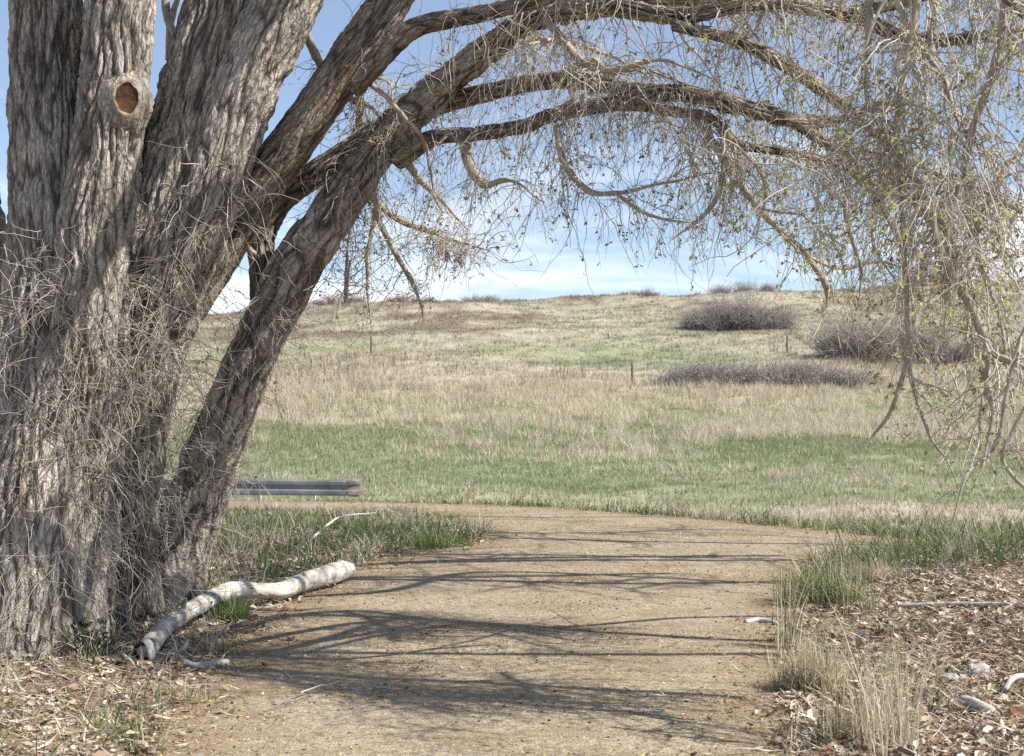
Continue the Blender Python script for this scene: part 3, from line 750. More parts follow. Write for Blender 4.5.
# the sawn-off limb scar on the second stem
def lathe(c, ax, prof, nseg=40, wob=.08, seed=0.):
    ax = np.array(ax, float); ax /= np.linalg.norm(ax)
    u = np.cross(ax, [0, 0, 1.0]); u /= np.linalg.norm(u); w = np.cross(u, ax)
    th = np.linspace(0, 2 * np.pi, nseg, endpoint=False)
    pr = np.array(prof)
    wv = 1 + wob * (pn(np.stack([np.cos(th) * 1.3 + seed, np.sin(th) * 1.3, th * 0 + .3], -1)) * 2 + .8 * pn(np.stack([np.cos(th) * 4 + seed, np.sin(th) * 4, th * 0 + 5.3], -1)))[None, :]
    rr = pr[:, :1] * wv
    V = np.array(c) + rr[..., None] * (np.cos(th)[None, :, None] * u + 1.3 * np.sin(th)[None, :, None] * w) + pr[:, 1][:, None, None] * ax
    V = V + pn(V * 28 + 5)[..., None] * .008 * ax
    return V.reshape(-1, 3), ringfaces(len(pr), nseg)
kax = np.array((.40, -.915, .05))
kc = P(113, 100, 9.0) + kax * .235
kc = P(122, 106, 9.0) + kax * .238
V, F = lathe(kc, kax, [(.185, -.15), (.158, -.085), (.132, -.046), (.110, -.022), (.095, -.006), (.084, .0), (.076, -.005), (.070, -.014)], 48, .10, seed=2.)
fm = np.repeat([0, 0, 0, 0, 1, 1, 1], 48)
thk = np.linspace(0, 2 * np.pi, 48, endpoint=False)
V = (V.reshape(8, 48, 3) - (np.array([0, .3, .8, 1, 1, 1, .7, .2])[:, None] * (.011 * (1 + np.cos(thk - 2.3)) + .010 * pn(np.stack([np.cos(thk) * 3, np.sin(thk) * 3, thk * 0 + 2.2], -1)))[None])[..., None] * kax).reshape(-1, 3)
mk('knot_collar', V, F, M['bark'], tB, attrs={'barkco': V * np.array([1, 1, .6]), 'relief': np.full(len(V), .75) + .5 * pn(V * np.array([25, 25, 9.]))}, mats=[M['knot']], fmat=fm)
V, F = lathe(kc, kax, [(.071, -.010), (.062, -.018), (.046, -.022), (.026, -.020), (.002, -.024)], 48, .10, seed=2.)
mk('knot_hollow', V, F, M['hollow'], tB)

# ------------------------------------------------------------------ grass, debris, leaves
def blades(x, y, z, h, w, lean, col, seg2=True):
    N = len(x)
    a = rng.uniform(0, 2 * np.pi, N); b = rng.uniform(0, 2 * np.pi, N)
    wv = np.stack([np.cos(a) * w / 2, np.sin(a) * w / 2, 0 * w], -1)
    b0 = np.stack([x, y, z], -1)
    hd = np.stack([np.cos(b), np.sin(b), 0 * b], -1)
    lean = np.clip(lean, 0, 1.25)
    def at(t): return b0 + hd * (lean * h * (.35 * t + .65 * t * t))[:, None] + np.stack([0 * h, 0 * h, h * (t - .42 * lean * t * t)], -1)
    if seg2:
        m1, m2, top = at(.4), at(.75), at(1.0)
        V = np.stack([b0 - wv, b0 + wv, m1 + wv * .9, m1 - wv * .9, m2 + wv * .6, m2 - wv * .6, top], 1).reshape(-1, 3)
        i = np.arange(N)[:, None] * 7
        return V, [i + np.array([[0, 1, 2, 3]]), i + np.array([[3, 2, 4, 5]]), i + np.array([[5, 4, 6]])], np.repeat(col, 7, 0)
    V = np.stack([b0 - wv, b0 + wv, at(1.0)], 1).reshape(-1, 3)
    return V, [np.arange(N * 3).reshape(-1, 3)], np.repeat(col, 3, 0)
def tufts(cx, cy, per, spread):
    n = len(cx)
    k = np.repeat(np.arange(n), per)
    x = cx[k] + rng.normal(size=len(k)) * spread; y = cy[k] + rng.normal(size=len(k)) * spread
    return x, y, k
DRY = np.array([(.52, .465, .355), (.44, .385, .28), (.60, .545, .435), (.37, .305, .21)])
GRS = np.array([(.10, .165, .045), (.13, .20, .06), (.08, .125, .04), (.17, .22, .08)])
FGR = np.array([(.20, .265, .11), (.235, .295, .14), (.175, .23, .095), (.28, .31, .175)])
def pickcol(g, dry=DRY, grn=GRS, j=.18):
    n = len(g); isg = rng.random(n) < g
    c = np.where(isg[:, None], grn[rng.integers(0, len(grn), n)], dry[rng.integers(0, len(dry), n)])
    return c * rng.uniform(1 - j, 1 + j, (n, 1))

# verges beside the path
n = 13000
cx = rng.uniform(-10, 10.5, n); cy = rng.uniform(3.5, 24, n)
sd = path_sdf(cx, cy); e = cy - far_edge(cx)
nz = fbm2(cx, cy, .8, 3, 5.5); nz2 = fbm2(cx, cy, 2.4, 2, 15.5)
dens = np.where(cx > 0, np.where(cy + 1.2 * nz < 12.3, .38 + .9 * sstep(.1, .45, nz2 + .6 * nz), 1.3),
                np.where(cy < 9.6, .55 + .6 * sstep(-.1, .4, nz), .30 + .7 * sstep(11.5, 15.5, cy + 3 * nz)))
dens = np.where(e > 0, 1.2, dens) + np.where((cx > 0) & (e < 0), .55 * (1 - sstep(.15, .6, sd)), 0)
ok = (sd > .03 + .10 * nz2) & (rng.random(n) < dens) & ~((np.abs(cx) > .42 * cy + 1.6))
cx, cy, e, nz = cx[ok], cy[ok], e[ok], nz[ok]
x, y, k = tufts(cx, cy, 15, .055)
g = np.where(cx > 0, np.where(cy < 13.8, .62, .78), np.where(cy < 9.6, .45, .55)) + .9 * nz + .25 * rng.normal(size=len(cx))
hc = np.where(cx > 0, np.where(cy + 1.2 * nz < 12.3, .10, .27), np.where(cy < 9.6, .15, .22)) * rng.uniform(.5, 1.5, len(cx))
hc = np.where(e > 0, np.where(cx < -1.6, .06, .15) * rng.uniform(.5, 1.4, len(cx)), hc)
hc = hc * np.where((cx < 0) & (cy > 17.5) & (e < 0), .5, 1)
N = len(x); h = hc[k] * rng.uniform(.45, 1.3, N)
c = pickcol(np.clip(g, 0.05, .95)[k]); isdry = c[:, 0] > c[:, 1]
h = h * np.where(isdry, 1.15, 1.)
V, F, C = blades(x, y, ground_z(x, y) - .01, h, rng.uniform(.004, .009, N) * np.where(y > 13, 1.5, 1), .18 + np.abs(rng.normal(size=N)) * .62, c)
tag(mk('verge_grass', V, F, M['grass'], col=C, smooth=False), kind='stuff')

# the field beyond the path
def field_pts(n, y0, y1, pw=1.0):
    yy = y0 + (y1 - y0) * rng.random(n) ** pw
    xx = rng.uniform(-1, 1, n) * (.43 * yy + 2)
    return xx, yy
cx, cy = field_pts(15000, 18, 62, .85)
k = cy - far_edge(cx) > .25; cx, cy = cx[k], cy[k]
gr = field_green(cx, cy)
dryt = rng.random(len(cx)) < np.clip(.08 + .45 * sstep(58, 70, cy) + 1.1 * fbm2(cx, cy, .20, 3, 30.), .04, .92)
cyc = cy
x, y, k = tufts(cx, cy, 20, .17)
dk = dryt[k]; gk = np.where(dk, .06, np.clip(gr[k] + .12, 0, .74))
h = np.where(dk, .20 + .42 * sstep(52, 66, y), .15 + .09 * sstep(36, 50, y)) * rng.uniform(.45, 1.25, len(x)) * (.7 + .5 * rng.random(len(cx)))[k]
h = h * (.35 + .65 * sstep(2.0, 8, y - far_edge(x)))
c = pickcol(gk, grn=FGR)
V, F, C = blades(x, y, ground_z(x, y) - .02, h, rng.uniform(.010, .022, len(x)) * (1 + y / 90), np.abs(rng.normal(size=len(x))) * .6, c, False)
tag(mk('field_grass', V, F, M['grass'], col=C, smooth=False), kind='stuff')
cx, cy = field_pts(6500, 30, 84, .75)
kk = rng.random(len(cx)) < .10 + .22 * sstep(44, 60, cy) + 1.5 * fbm2(cx, cy, .1, 3, 130.); cx, cy = cx[kk], cy[kk]
x, y, k = tufts(cx, cy, 60, .22)
sz = rng.uniform(.5, 1.45, len(cx))[k]
h = (.30 + .32 * sstep(34, 56, y)) * sz * rng.uniform(.5, 1.2, len(x))
V, F, C = blades(x, y, ground_z(x, y) - .02, h, rng.uniform(.014, .026, len(x)) * (.6 + y / 80), .15 + np.abs(rng.normal(size=len(x))) * .6, pickcol(np.full(len(x), .02), DRY * 1.25), False)
tag(mk('straw_tussocks', V, F, M['grass'], col=C, smooth=False), kind='stuff')
# tall dry grass and the hill behind it
cx, cy = field_pts(30000, 48, 196, 1.25)
gr = field_green(cx, cy); sc = field_scrub(cx, cy)
cyw = cy + 40 * fbm2(cx, cy, .028, 4, 99.) + 20 * fbm2(cx, cy, .15, 3, 98.)
tall = sstep(54, 66, cyw) * (1 - sstep(80, 104, cyw)) * sstep(.2, -.15, gr - .35)
x, y, k = tufts(cx, cy, 12, .38)
gk = np.clip(gr[k] * 1.0, 0, .72) * (1 - .75 * sc[k])
big = (rng.random(len(cx)) < .07) & (cy > 92)
h = (.26 + .42 * tall[k]) * rng.uniform(.4, 1.2, len(x)) * ((.55 + .75 * rng.random(len(cx))) * np.where(big, 2.1, 1))[k]
c = pickcol(gk, grn=FGR)
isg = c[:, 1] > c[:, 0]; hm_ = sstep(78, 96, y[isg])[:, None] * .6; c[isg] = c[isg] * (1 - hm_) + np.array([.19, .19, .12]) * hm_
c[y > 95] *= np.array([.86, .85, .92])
m = rng.random(len(x)) < np.where(big[k], .8, sc[k] * .75)
c[m] = np.array([(.21, .16, .12), (.16, .13, .09), (.25, .19, .14)])[rng.integers(0, 3, m.sum())]
pk = (rng.random(len(x)) < .22 * (sstep(66, 84, cyw) * (1 - sstep(88, 112, cyw)))[k])
c[pk] = np.array([.37, .28, .20]) * rng.uniform(.8, 1.2, (pk.sum(), 1))
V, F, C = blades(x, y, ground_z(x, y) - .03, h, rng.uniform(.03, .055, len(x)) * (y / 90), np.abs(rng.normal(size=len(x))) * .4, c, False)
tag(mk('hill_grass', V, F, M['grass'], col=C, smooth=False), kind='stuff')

# catkin husks and chips over the gravel
def chips(x, y, z, size, col, tilt=.35, asp=.45, fold=0.0):
    N = len(x); a = rng.uniform(0, 2 * np.pi, N)
    d = np.stack([np.cos(a), np.sin(a), rng.normal(size=N) * tilt], -1); d /= np.linalg.norm(d, axis=1)[:, None]
    w = np.cross(d, np.stack([rng.normal(size=N) * tilt, rng.normal(size=N) * tilt, np.ones(N)], -1)); w /= np.linalg.norm(w, axis=1)[:, None]
    nrm = np.cross(w, d); nrm *= np.sign(nrm[:, 2:3] + 1e-6)
    s = size[:, None]; ws = s * asp * rng.uniform(.6, 1.3, (N, 1))
    c = np.stack([x, y, z], -1)
    if not fold:
        V = np.stack([c - d * s, c + w * ws - d * s * .2, c + d * s + nrm * s * .3, c - w * ws + d * s * .1], 1).reshape(-1, 3)
        return V, [np.arange(N * 4).reshape(-1, 4)], np.repeat(col, 4, 0)
    up = fold * rng.uniform(.2, 1.3, (N, 1)) * s
    V = np.stack([c - d * s, c + w * ws * .9 - d * s * .35 + nrm * up, c + w * ws * .7 + d * s * .5 + nrm * up * .9, c + d * s + nrm * up * .7,
                  c - w * ws * .8 + d * s * .4 + nrm * up * rng.uniform(.2, 1, (N, 1)), c - w * ws - d * s * .3 + nrm * up * .8, c + d * s * .1], 1).reshape(-1, 3)
    i = np.arange(N)[:, None] * 7
    return V, [i + np.array([[0, 1, 2, 6]]), i + np.array([[6, 2, 3, 4]]), i + np.array([[0, 6, 4, 5]])], np.repeat(col, 7, 0)
n = 120000
y = 4.8 + 17.5 * rng.random(n) ** 1.25; x = rng.uniform(-2.6, 4.6, n)
sd = path_sdf(x, y); ok = (sd < .12) & (rng.random(n) < .28 + 1.3 * np.clip(fbm2(x * .6, y, 1.3, 4, 70.) + .1, 0, .8) + .4 * sstep(-.5, 0, sd))
x, y = x[ok], y[ok]; N = len(x)
pal = np.array([(.46, .36, .14), (.38, .28, .10), (.30, .20, .09), (.46, .39, .26), (.18, .125, .07), (.42, .35, .24), (.13, .09, .052), (.22, .155, .085), (.40, .32, .17)])
V, F, C = chips(x, y, np.full(N, .016), rng.uniform(.005, .0125, N) * rng.choice([1, 1, 1, 1.7], N), pal[rng.integers(0, len(pal), N)] * rng.uniform(.8, 1.2, (N, 1)))
tag(mk('path_debris', V, F, M['fleck'], col=C, smooth=False), kind='stuff')

# fallen leaves
LP = np.array([(.33, .265, .185), (.40, .335, .26), (.24, .165, .105), (.16, .10, .065), (.44, .39, .33), (.28, .21, .145), (.11, .075, .052), (.48, .435, .375), (.22, .13, .078), (.35, .285, .21), (.20, .15, .105)])
def leaf_points(n, f):
    x = rng.uniform(-7, 8.5, n); y = 3.6 + 13.5 * rng.random(n) ** 1.1
    sd = path_sdf(x, y); k = (rng.random(n) < f(x, y, sd)) & (np.abs(x) < .42 * y + 1.2)
    return x[k], y[k]
def leaf_density(x, y, sd):
    nz = fbm2(x, y, 1.1, 3, 90.)
    out = sstep(-.12, .25, sd)
    r = np.where(x > 0, out * (1 - sstep(12.6, 14.6, y)) * (.75 + nz), out * np.where(y < 9, .75 + nz, .30 + .5 * nz))
    return np.where(sd < 0, .04 * sstep(-.7, 0, sd), r)
x, y = leaf_points(240000, leaf_density); N = len(x)
z = ground_z(x, y) + rng.uniform(.004, .045, N)
V, F, C = chips(x, y, z, rng.uniform(.006, .024, N) * rng.choice([.7, 1, 1, 1, 1.5, 2.0], N), LP[rng.integers(0, len(LP), N)] * rng.uniform(1.0, 1.6, (N, 1)), .45, .55, .5)
tag(mk('leaf_litter', V, F, M['leaf'], col=C, smooth=False), kind='stuff')
x, y = leaf_points(95000, leaf_density); N = len(x)
V, F, C = chips(x, y, ground_z(x, y) + rng.uniform(.01, .05, N), rng.uniform(.03, .10, N), np.array([(.52, .46, .35), (.44, .37, .26), (.36, .29, .20), (.56, .52, .44)])[rng.integers(0, 4, N)], .22, .05)
tag(mk('straw_litter', V, F, M['leaf'], col=C, smooth=False), kind='stuff')
# little sticks among the leaves
n = 1500
x, y = leaf_points(6000, lambda a, b, s: np.where(s > -.1, .4, .012)); n = len(x)
z = ground_z(x, y) + rng.uniform(.01, .05, n)
a = rng.uniform(0, 2 * np.pi, n)
Pt = grow(np.stack([x, y, z], -1), np.stack([np.cos(a), np.sin(a), rng.normal(size=n) * .15], -1), rng.uniform(.06, .38, n), 6, 0.0, .16)
V, F = tubes(Pt, (rng.uniform(.0018, .0055, n))[:, None] * np.linspace(1, .5, 6)[None], 4)
tag(mk('twig_litter', V, F, M['shoot']), kind='stuff')

# ------------------------------------------------------------------ separate clumps of grass and plants
def clump(name, px, py, label, n, h0, h1, spread, dry, w=(.003, .007), lean=.35, group=None, cat='grass clump', dx=0.):
    c = G(px, py); x0, y0 = c[0], c[1]; base = (x0, y0, gz(x0, y0))
    m = max(6, n // 22); kk = rng.integers(0, m, n); hm = rng.uniform(.55, 1, m)[kk]
    mx_, my_ = rng.normal(size=m) * spread * .55, rng.normal(size=m) * spread * .55
    x = x0 + mx_[kk] + rng.normal(size=n) * .022; y = y0 + my_[kk] + rng.normal(size=n) * .022
    V, F, C = blades(x, y, ground_z(x, y) - .01, hm * (h0 + (h1 - h0) * rng.random(n) ** 1.6), rng.uniform(*w, n), np.abs(rng.normal(size=n)) * lean,
                     pickcol(np.full(n, dry), DRY * np.array([1.22, 1.2, 1.15])), True)
    return tag(mk(name, V, F, M['grass'], base=base, col=C, smooth=False), label, cat, group)
clump('grass_clump', 814, 692, 'bushy dry blond grass clump at the right edge of the path, its foot in shade', 1500, .18, .42, .125, .08, lean=.5)
clump('grass_clump', 822, 606, 'rounded green and straw grass clump where the right verge bulges towards the path', 2400, .22, .52, .26, .62, lean=.65)
clump('grass_clump', 868, 584, 'pale straw grass clump lying over just behind the rounded green one', 1100, .16, .40, .22, .06, lean=.9)
clump('grass_clump', 784, 652, 'tall thin upright green and pale stalks at the path edge above the bushy dry clump', 70, .45, .8, .12, .25, (.004, .008), .25)
clump('dry_grass_clump', 905, 748, 'tall sparse upright straw stalks in front of the leaf litter', 250, .25, 1.0, .26, .03, (.003, .006), .34)
clump('dry_grass_clump', 838, 745, 'short thin dry stalks between the tall straw stalks and the path', 90, .14, .5, .16, .12, (.003, .006), .35)
clump('grass_clump', 232, 622, 'dark green grass clump growing up against the bleached log', 700, .16, .36, .16, .9, lean=.5)
clump('grass_clump', 440, 545, 'dark green grass clump on the tip of the left verge', 1500, .10, .26, .36, .85, lean=.5)
# low leafy plant at the foot of the stems
def leafy(px, py, h, label, n, spread, base_h=.1):
    c = G(px, py, base_h); x0, y0 = c[0], c[1]; base = (x0, y0, gz(x0, y0))
    root = tag(empty('leafy_plant', base), label, 'plant')
    m = 46
    S = np.array(base) + np.stack([rng.normal(size=m) * spread * .5, rng.normal(size=m) * spread * .3, np.zeros(m)], -1)
    D = rng.normal(size=(m, 3)) * .45; D[:, 2] = 1
    Pt = grow(S, D, rng.uniform(.5, 1, m) * h, 10, 0.02, .14)
    V, F = tubes(Pt, .0028 * np.ones((m, 1)) * np.linspace(1, .5, 10)[None], 4)
    mk('stem', V, F, M['twig'], root)
    b = buds(((Pt, None),), n, .034, [(.075, .12, .04), (.06, .095, .03), (.10, .15, .05), (.05, .07, .03)], .025)
    mk('foliage', b[0], b[1], M['bud'], root, col=b[2], smooth=False)
leafy(146, 606, .62, 'low dark green leafy plant in the hollow between the stems of the old tree', 900, .30)
leafy(93, 650, .34, 'small fresh green weed at the foot of the left stem', 120, .10)

# ------------------------------------------------------------------ fallen wood and stones
def wood(name, rows, label, cat, hgt=None, nseg=40, step=.02, parent_part=None, group=None, depth=.006, lump=.08):
    """rows of (px, py, width px, height of the axis above the ground)"""
    q = []
    for px, py, w, h in rows:
        c = G(px, py, h); c = G(px, py, h + gz(c[0], c[1])); c = G(px, py, h + gz(c[0], c[1]))
        q.append([*c, w * c[1] / F_PX / 2])
    q = np.array(q)
    L = np.sum(np.linalg.norm(np.diff(q[:, :3], axis=0), axis=1))
    s = spline(q, max(8, int(L / step)))
    V, F, at = bark_tube(s[:, :3], np.maximum(s[:, 3], .002), nseg, 18., depth, lump, 3.3 + len(rows) + q[0, 0])
    b = q[0, :3].copy(); b[2] = gz(b[0], b[1])
    return tag(mk(name, V, F, M['log'], base=b, attrs=at), label, cat, group), q
log, lq = wood('fallen_log', [(146, 652, 19, .08), (160, 632, 18, .11), (182, 615, 17, .14), (205, 602, 17, .155), (228, 592, 19, .15), (246, 590, 16, .135), (264, 591, 15, .115), (284, 590, 17, .10), (303, 582, 19, .10), (324, 576, 20, .115), (340, 571, 20, .115), (350, 569, 14, .115)],
               'bent bleached white log without bark lying from the tree foot onto the path', 'log', depth=.009, lump=.05, nseg=64)
for bx_, by_, bz_, dirv, ln in ((2, .0, .05, (.3, -.6, .8), .10), (8, .0, .06, (.2, -.7, .6), .06)):
    c0 = lq[bx_, :3]; r_ = lq[bx_, 3]; dv = np.array(dirv) / np.linalg.norm(dirv)
    q = np.array([np.append(c0 + dv * r_ * .5, r_ * .5), np.append(c0 + dv * (r_ + ln * .4), r_ * .32), np.append(c0 + dv * (r_ + ln), r_ * .18)])
    sp = spline(q, 12)
    V, F, at = bark_tube(sp[:, :3], sp[:, 3], 14, 24., .004, .08, 3. + bx_)
    mk('broken_stub', V, F, M['log'], log, attrs=at)
# its broken, hollowed butt and the snapped stub beside it
V, F = lathe(lq[0, :3] + np.array([-.01, -.02, .0]), (-.45, -.8, -.1), [(.058, -.04), (.061, .0), (.056, .02), (.044, .008), (.028, -.03), (.002, -.05)], 32, .12, 4.)
mk('broken_end', V, F, M['log'], log, attrs={'barkco': V, 'relief': np.full(len(V), .5)}, mats=[M['hollow']], fmat=np.repeat([0, 0, 1, 1, 1], 32))
wood('stick', [(168, 655, 8, .03), (180, 660, 9, .03), (192, 666, 8, .025), (205, 665, 8, .025), (228, 662, 6, .02)], 'short crooked pale root-like stick beside the broken end of the log', 'stick', nseg=16)
wood('stick', [(176, 655, 5, .02), (184, 648, 5, .08), (188, 640, 4, .12)], 'short snapped prong standing up beside the log end', 'stick', nseg=12)
wood('stick', [(95, 634, 5, .05), (112, 645, 5, .06), (133, 664, 4, .05)], 'thin straight straw-coloured stick leaning between the left stem and the log', 'stick', nseg=12)
wood('stick', [(302, 548, 1.6, .04), (316, 535, 2.2, .14), (330, 523, 2.4, .22), (344, 516, 2, .27), (375, 513, 1, .25)], 'thin white stick rising out of the grass behind the log', 'stick', nseg=12)
wood('stick', [(964, 702, 13, .03), (975, 706, 15, .035), (988, 711, 12, .03), (996, 713, 7, .025)], 'short thick white stick in the leaf litter below the grey stone', 'stick', nseg=24)
wood('stick', [(870, 693, 5, .03), (878, 708, 6, .04), (886, 722, 6, .03)], 'thin pale stick lying in the litter amid the tall straw stalks', 'stick', nseg=12)
wood('stick', [(775, 741, 5, .02), (790, 738, 6, .02), (808, 737, 4, .02)], 'small whitish stick at the bottom right path edge', 'stick', nseg=12)
wood('stick', [(1000, 718, 4, .02), (1004, 735, 6, .03), (1008, 752, 5, .02)], 'pale upright-lying stick in the bottom right corner', 'stick', nseg=12)
wood('stick', [(1005, 690, 5, .05), (1014, 678, 6, .08), (1030, 676, 6, .06)], 'curved pale stick at the right edge beside the grey stone', 'stick', nseg=12)
wood('stick', [(745, 622, 5, .02), (760, 620, 6, .025), (778, 624, 4, .02)], 'grey stick lying at the right path edge beside the shadow streaks', 'stick', nseg=12)
wood('stick', [(900, 606, 4, .05), (955, 604, 5, .06), (1040, 606, 5, .05)], 'long dark thin branch lying across the leaf litter', 'stick', nseg=12)
def stone(px, py, w, label, seed, sq=(1, .8, .6)):
    c = G(px, py, .02); c = G(px, py, .02 + gz(c[0], c[1])); r = w * c[1] / F_PX / 2
    th = np.linspace(0, 2 * np.pi, 28, endpoint=False); ph = np.linspace(.02, np.pi - .02, 16)
    n = np.stack([np.sin(ph)[:, None] * np.cos(th), np.sin(ph)[:, None] * np.sin(th), np.cos(ph)[:, None] * np.ones(28)], -1)
    k = 1 + .45 * pn(n * 1.6 + seed) + .15 * pn(n * 4 + seed)
    n2 = np.sign(n) * np.abs(n) ** .75
    V = c + n2 * k[..., None] * r * np.array(sq)
    return tag(mk('stone', V.reshape(-1, 3), ringfaces(16, 28)[:, ::-1], M['stone'], base=c), label, 'stone')
stone(978, 672, 26, 'angular light grey stone in the leaf litter of the right verge', 3.)
stone(955, 679, 26, 'flat pale stone half buried beside the angular grey one', 8., (1, .8, .35))
stone(163, 715, 8, 'little grey stone at the left edge of the path', 12.)

# ------------------------------------------------------------------ guard rail beyond the path
YR = 23.9
rail = tag(empty('guard_rail', (-5.6, YR, -.5)), 'grey steel guard rail on short posts beyond the path, ending beside the old tree', 'guard rail')
x0, x1 = -10.2, -2.78
prof = [(-.155, .0), (-.118, -.030), (-.062, -.030), (-.030, -.004), (.030, -.004), (.062, -.030), (.118, -.030), (.155, 0)]
pr = np.array(prof) * np.array([.88, 1.0]); xsR = np.linspace(x0, x1, 60)
def rz(x): return .10 - .010 * (x + 2.78)
ring = []
for sgn in (0, .006):
    ring.append(pr + np.array([0, sgn]) if sgn == 0 else (pr + np.array([0, sgn]))[::-1])
loop = np.vstack(ring)
def sweep(xs, loop, yr):
    V = np.array([[[xx, yr + q[1], rz(xx) + q[0]] for q in loop] for xx in xs]); n, s, _ = V.shape
    F = ringfaces(n, s); j = np.arange(s)
    return V.reshape(-1, 3), F
V, F = sweep(xsR, loop, YR)
mk('beam', V, F, M['steel'], rail, smooth=False)
# flared end wing
xe = np.linspace(x1 - .02, x1 + .20, 12)
V = []
for k, xx in enumerate(xe):
    a = k / 11; 
    for q in loop: V.append([x1 - .02 + .22 * math.sin(a * 1.45), YR + q[1] * (1 - .3 * a) + .16 * a * a - .008, rz(xx) + q[0] * (1.02 + .10 * math.sin(a * 3.14))])
mk('end_wing', np.array(V), ringfaces(12, len(loop)), M['rust'], rail, smooth=False)
def boxmesh(c, s, bev=.012):
    import bmesh
    bm = bmesh.new(); bmesh.ops.create_cube(bm, size=1)
    for v in bm.verts: v.co = Vector((v.co.x * s[0], v.co.y * s[1], v.co.z * s[2]))
    bmesh.ops.bevel(bm, geom=bm.edges[:], offset=bev, segments=2, affect='EDGES')
    bm.verts.ensure_lookup_table(); bm.verts.index_update()
    V = np.array([v.co for v in bm.verts]) + np.array(c)
    q = [[v.index for v in f.verts] for f in bm.faces]; bm.free()
    F4 = np.array([f for f in q if len(f) == 4]); F3 = np.array([f for f in q if len(f) == 3])
    return V, [F4] + ([F3] if len(F3) else [])
for xx in (-9.6, -7.85, -6.1, -4.37, -3.43):
    V, F = boxmesh((xx, YR + .12, (rz(xx) + .12 - 1.0) / 2), (.13, .15, rz(xx) + .12 + 1.0))
    po = mk('post', V, F, M['post_white'], rail, smooth=False)
    V, F = boxmesh((xx, YR + .02, rz(xx)), (.10, .045, .20), .008)
    mk('spacer_block', V, F, M['steel'], rail, smooth=False)

# ------------------------------------------------------------------ fence posts up the hill
FPD = [(371, 362, 108, 'leaning old fence post on the slope left of the centre, seen below the hanging twigs'),
       (632, 388, 86, 'thin weathered fence post standing in the tall dry grass near the middle of the field'),
       (787, 359, 108, 'dark fence post just above the long low grey thicket')]
for px, py, d, lab in FPD:
    b = P(px, py, d); b[2] = gz(b[0], b[1])
    hgt = 1.35
    V, F, at = bark_tube(b + np.array([[0, 0, -.2], [.01, 0, .5], [.02, .0, 1.0], [.02, 0, hgt]]), np.array([.075, .072, .07, .066]), 12, 20., .01, .05, px)
    tag(mk('fence_post', V, F, M['post_wood'], base=b, attrs=at), lab, 'fence post', 'fence posts across the slope')

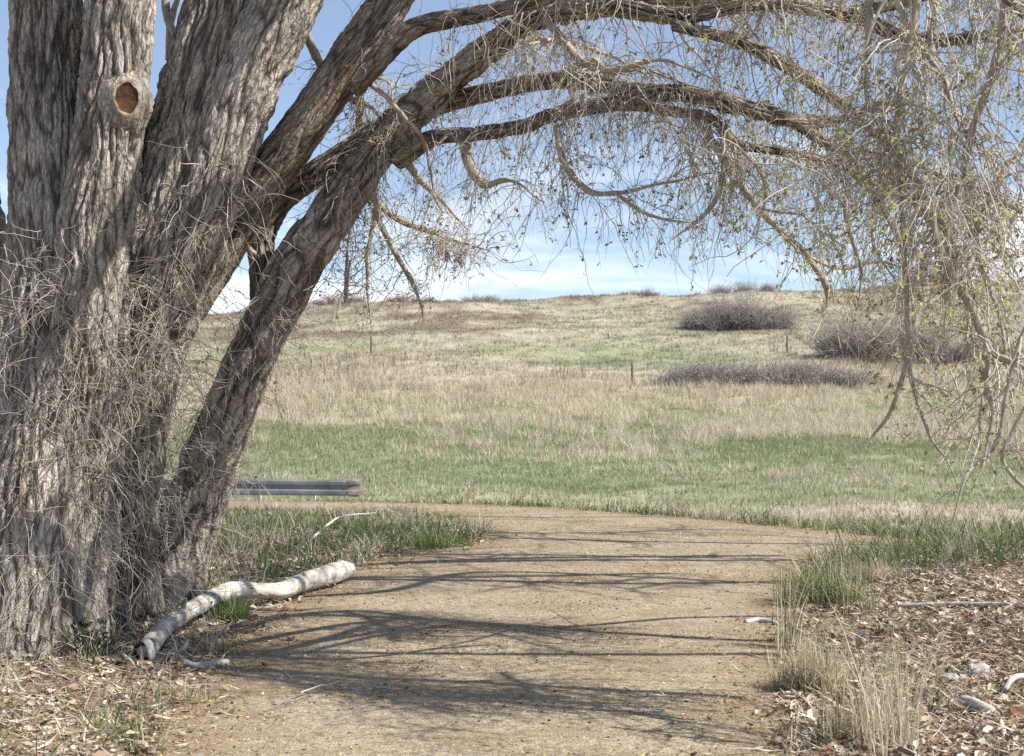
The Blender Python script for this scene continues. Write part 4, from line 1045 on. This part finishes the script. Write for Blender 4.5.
# ------------------------------------------------------------------ bare shrubs on the hill
def find_d(px, py, d0=60, d1=200):
    ds = np.linspace(d0, d1, 700); pts = np.array([P(px, py, d) for d in ds])
    g = pts[:, 2] - ground_z(pts[:, 0], pts[:, 1]); k = np.where(g < 0)[0]
    return ds[k[0]] if len(k) else d1 - 10
def shrub(px, py, wpx, hpx, label, n, pal, d=None, lobes=5, dep=.6, tw=.035):
    d = d or find_d(px, py)
    c = P(px, py, d); W = wpx * d / F_PX; H = 1.32 * hpx * d / F_PX
    c[2] = gz(c[0], c[1])
    root = c
    m = n
    k = rng.integers(0, lobes, m); lx = np.linspace(-.40, .40, lobes) + rng.normal(size=lobes) * .04; lh = rng.uniform(.5, 1., lobes) * np.sqrt(np.clip(1 - (np.abs(lx) / .5) ** 2.2, .05, 1))
    ly = rng.normal(size=lobes) * .16 * dep
    bx = c[0] + (lx[k] + rng.normal(size=m) * .075) * W; by = c[1] + (ly[k] * W + rng.normal(size=m) * .10 * W * dep)
    S = np.stack([bx, by, ground_z(bx, by)], -1)
    D = rng.normal(size=(m, 3)) * .5; D[:, 2] = 1.0
    D[:, 0] += (lx[k] + rng.normal(size=m) * .1) * .9
    Pt = grow(S, D, H * lh[k] * rng.uniform(.35, 1.2, m) * np.where(rng.random(m) < .07, 1.35, 1), 6, .02, .16)
    rd = tw * .5 * np.ones((m, 1)) * np.linspace(1, .45, 6)[None]
    k2 = rng.integers(0, m, m * 2); q2 = rng.integers(2, 5, m * 2)
    S2 = Pt[k2, q2]; D2 = rng.normal(size=(m * 2, 3)) * .8; D2[:, 2] += .55
    P2 = grow(S2, D2, H * rng.uniform(.12, .34, m * 2), 4, .0, .2)
    r2 = tw * .33 * np.ones((m * 2, 1)) * np.linspace(1, .5, 4)[None]
    a = tubes(Pt, rd, 3); b = tubes(P2, r2, 3)
    V, F = join([a, b])
    pal = np.array(pal)
    C = np.vstack([np.repeat(pal[rng.integers(0, len(pal), m)], 18, 0), np.repeat(pal[rng.integers(0, len(pal), m * 2)], 12, 0)])
    return tag(mk('shrub', V, F, M['shrub'], base=root, col=C), label, 'shrub', 'bare shrubs on the hill')
GP = [(.29, .26, .24), (.36, .325, .30), (.22, .195, .18), (.42, .385, .36)]
BR = [(.32, .25, .21), (.25, .195, .16), (.38, .31, .26)]
shrub(743, 297, 56, 14, 'small rounded grey shrub alone on the skyline', 900, GP, 186, 3)
shrub(738, 329, 92, 30, 'dense dark grey dome-shaped shrub on the upper slope below the skyline shrub', 2400, GP, None, 7)
shrub(762, 388, 200, 27, 'long low grey-purple thicket along the top of the tall dry grass', 3200, GP, None, 13, .35)
shrub(880, 360, 112, 44, 'large broad grey thicket behind the hanging twigs, right of the dark fence post', 2400, GP, None, 8)
shrub(972, 362, 70, 32, 'dark grey shrub beside the right edge of the picture, beyond the large thicket', 1500, GP, None, 4)
shrub(482, 312, 60, 9, 'low wide brown shrub on the skyline left of the middle', 700, BR, 184, 5)
shrub(340, 320, 50, 12, 'brown skyline shrub beside the leaning stem of the old tree', 700, BR, 182, 4)
shrub(410, 316, 44, 9, 'little brown shrub on the skyline between the other two brown ones', 500, BR, 183, 4)
shrub(640, 304, 40, 8, 'low brown shrub at the top of the slope behind the middle of the path', 500, BR, 184, 4)
shrub(930, 296, 60, 14, 'grey shrub on the skyline far to the right behind the twig curtain', 700, GP, 186, 4)
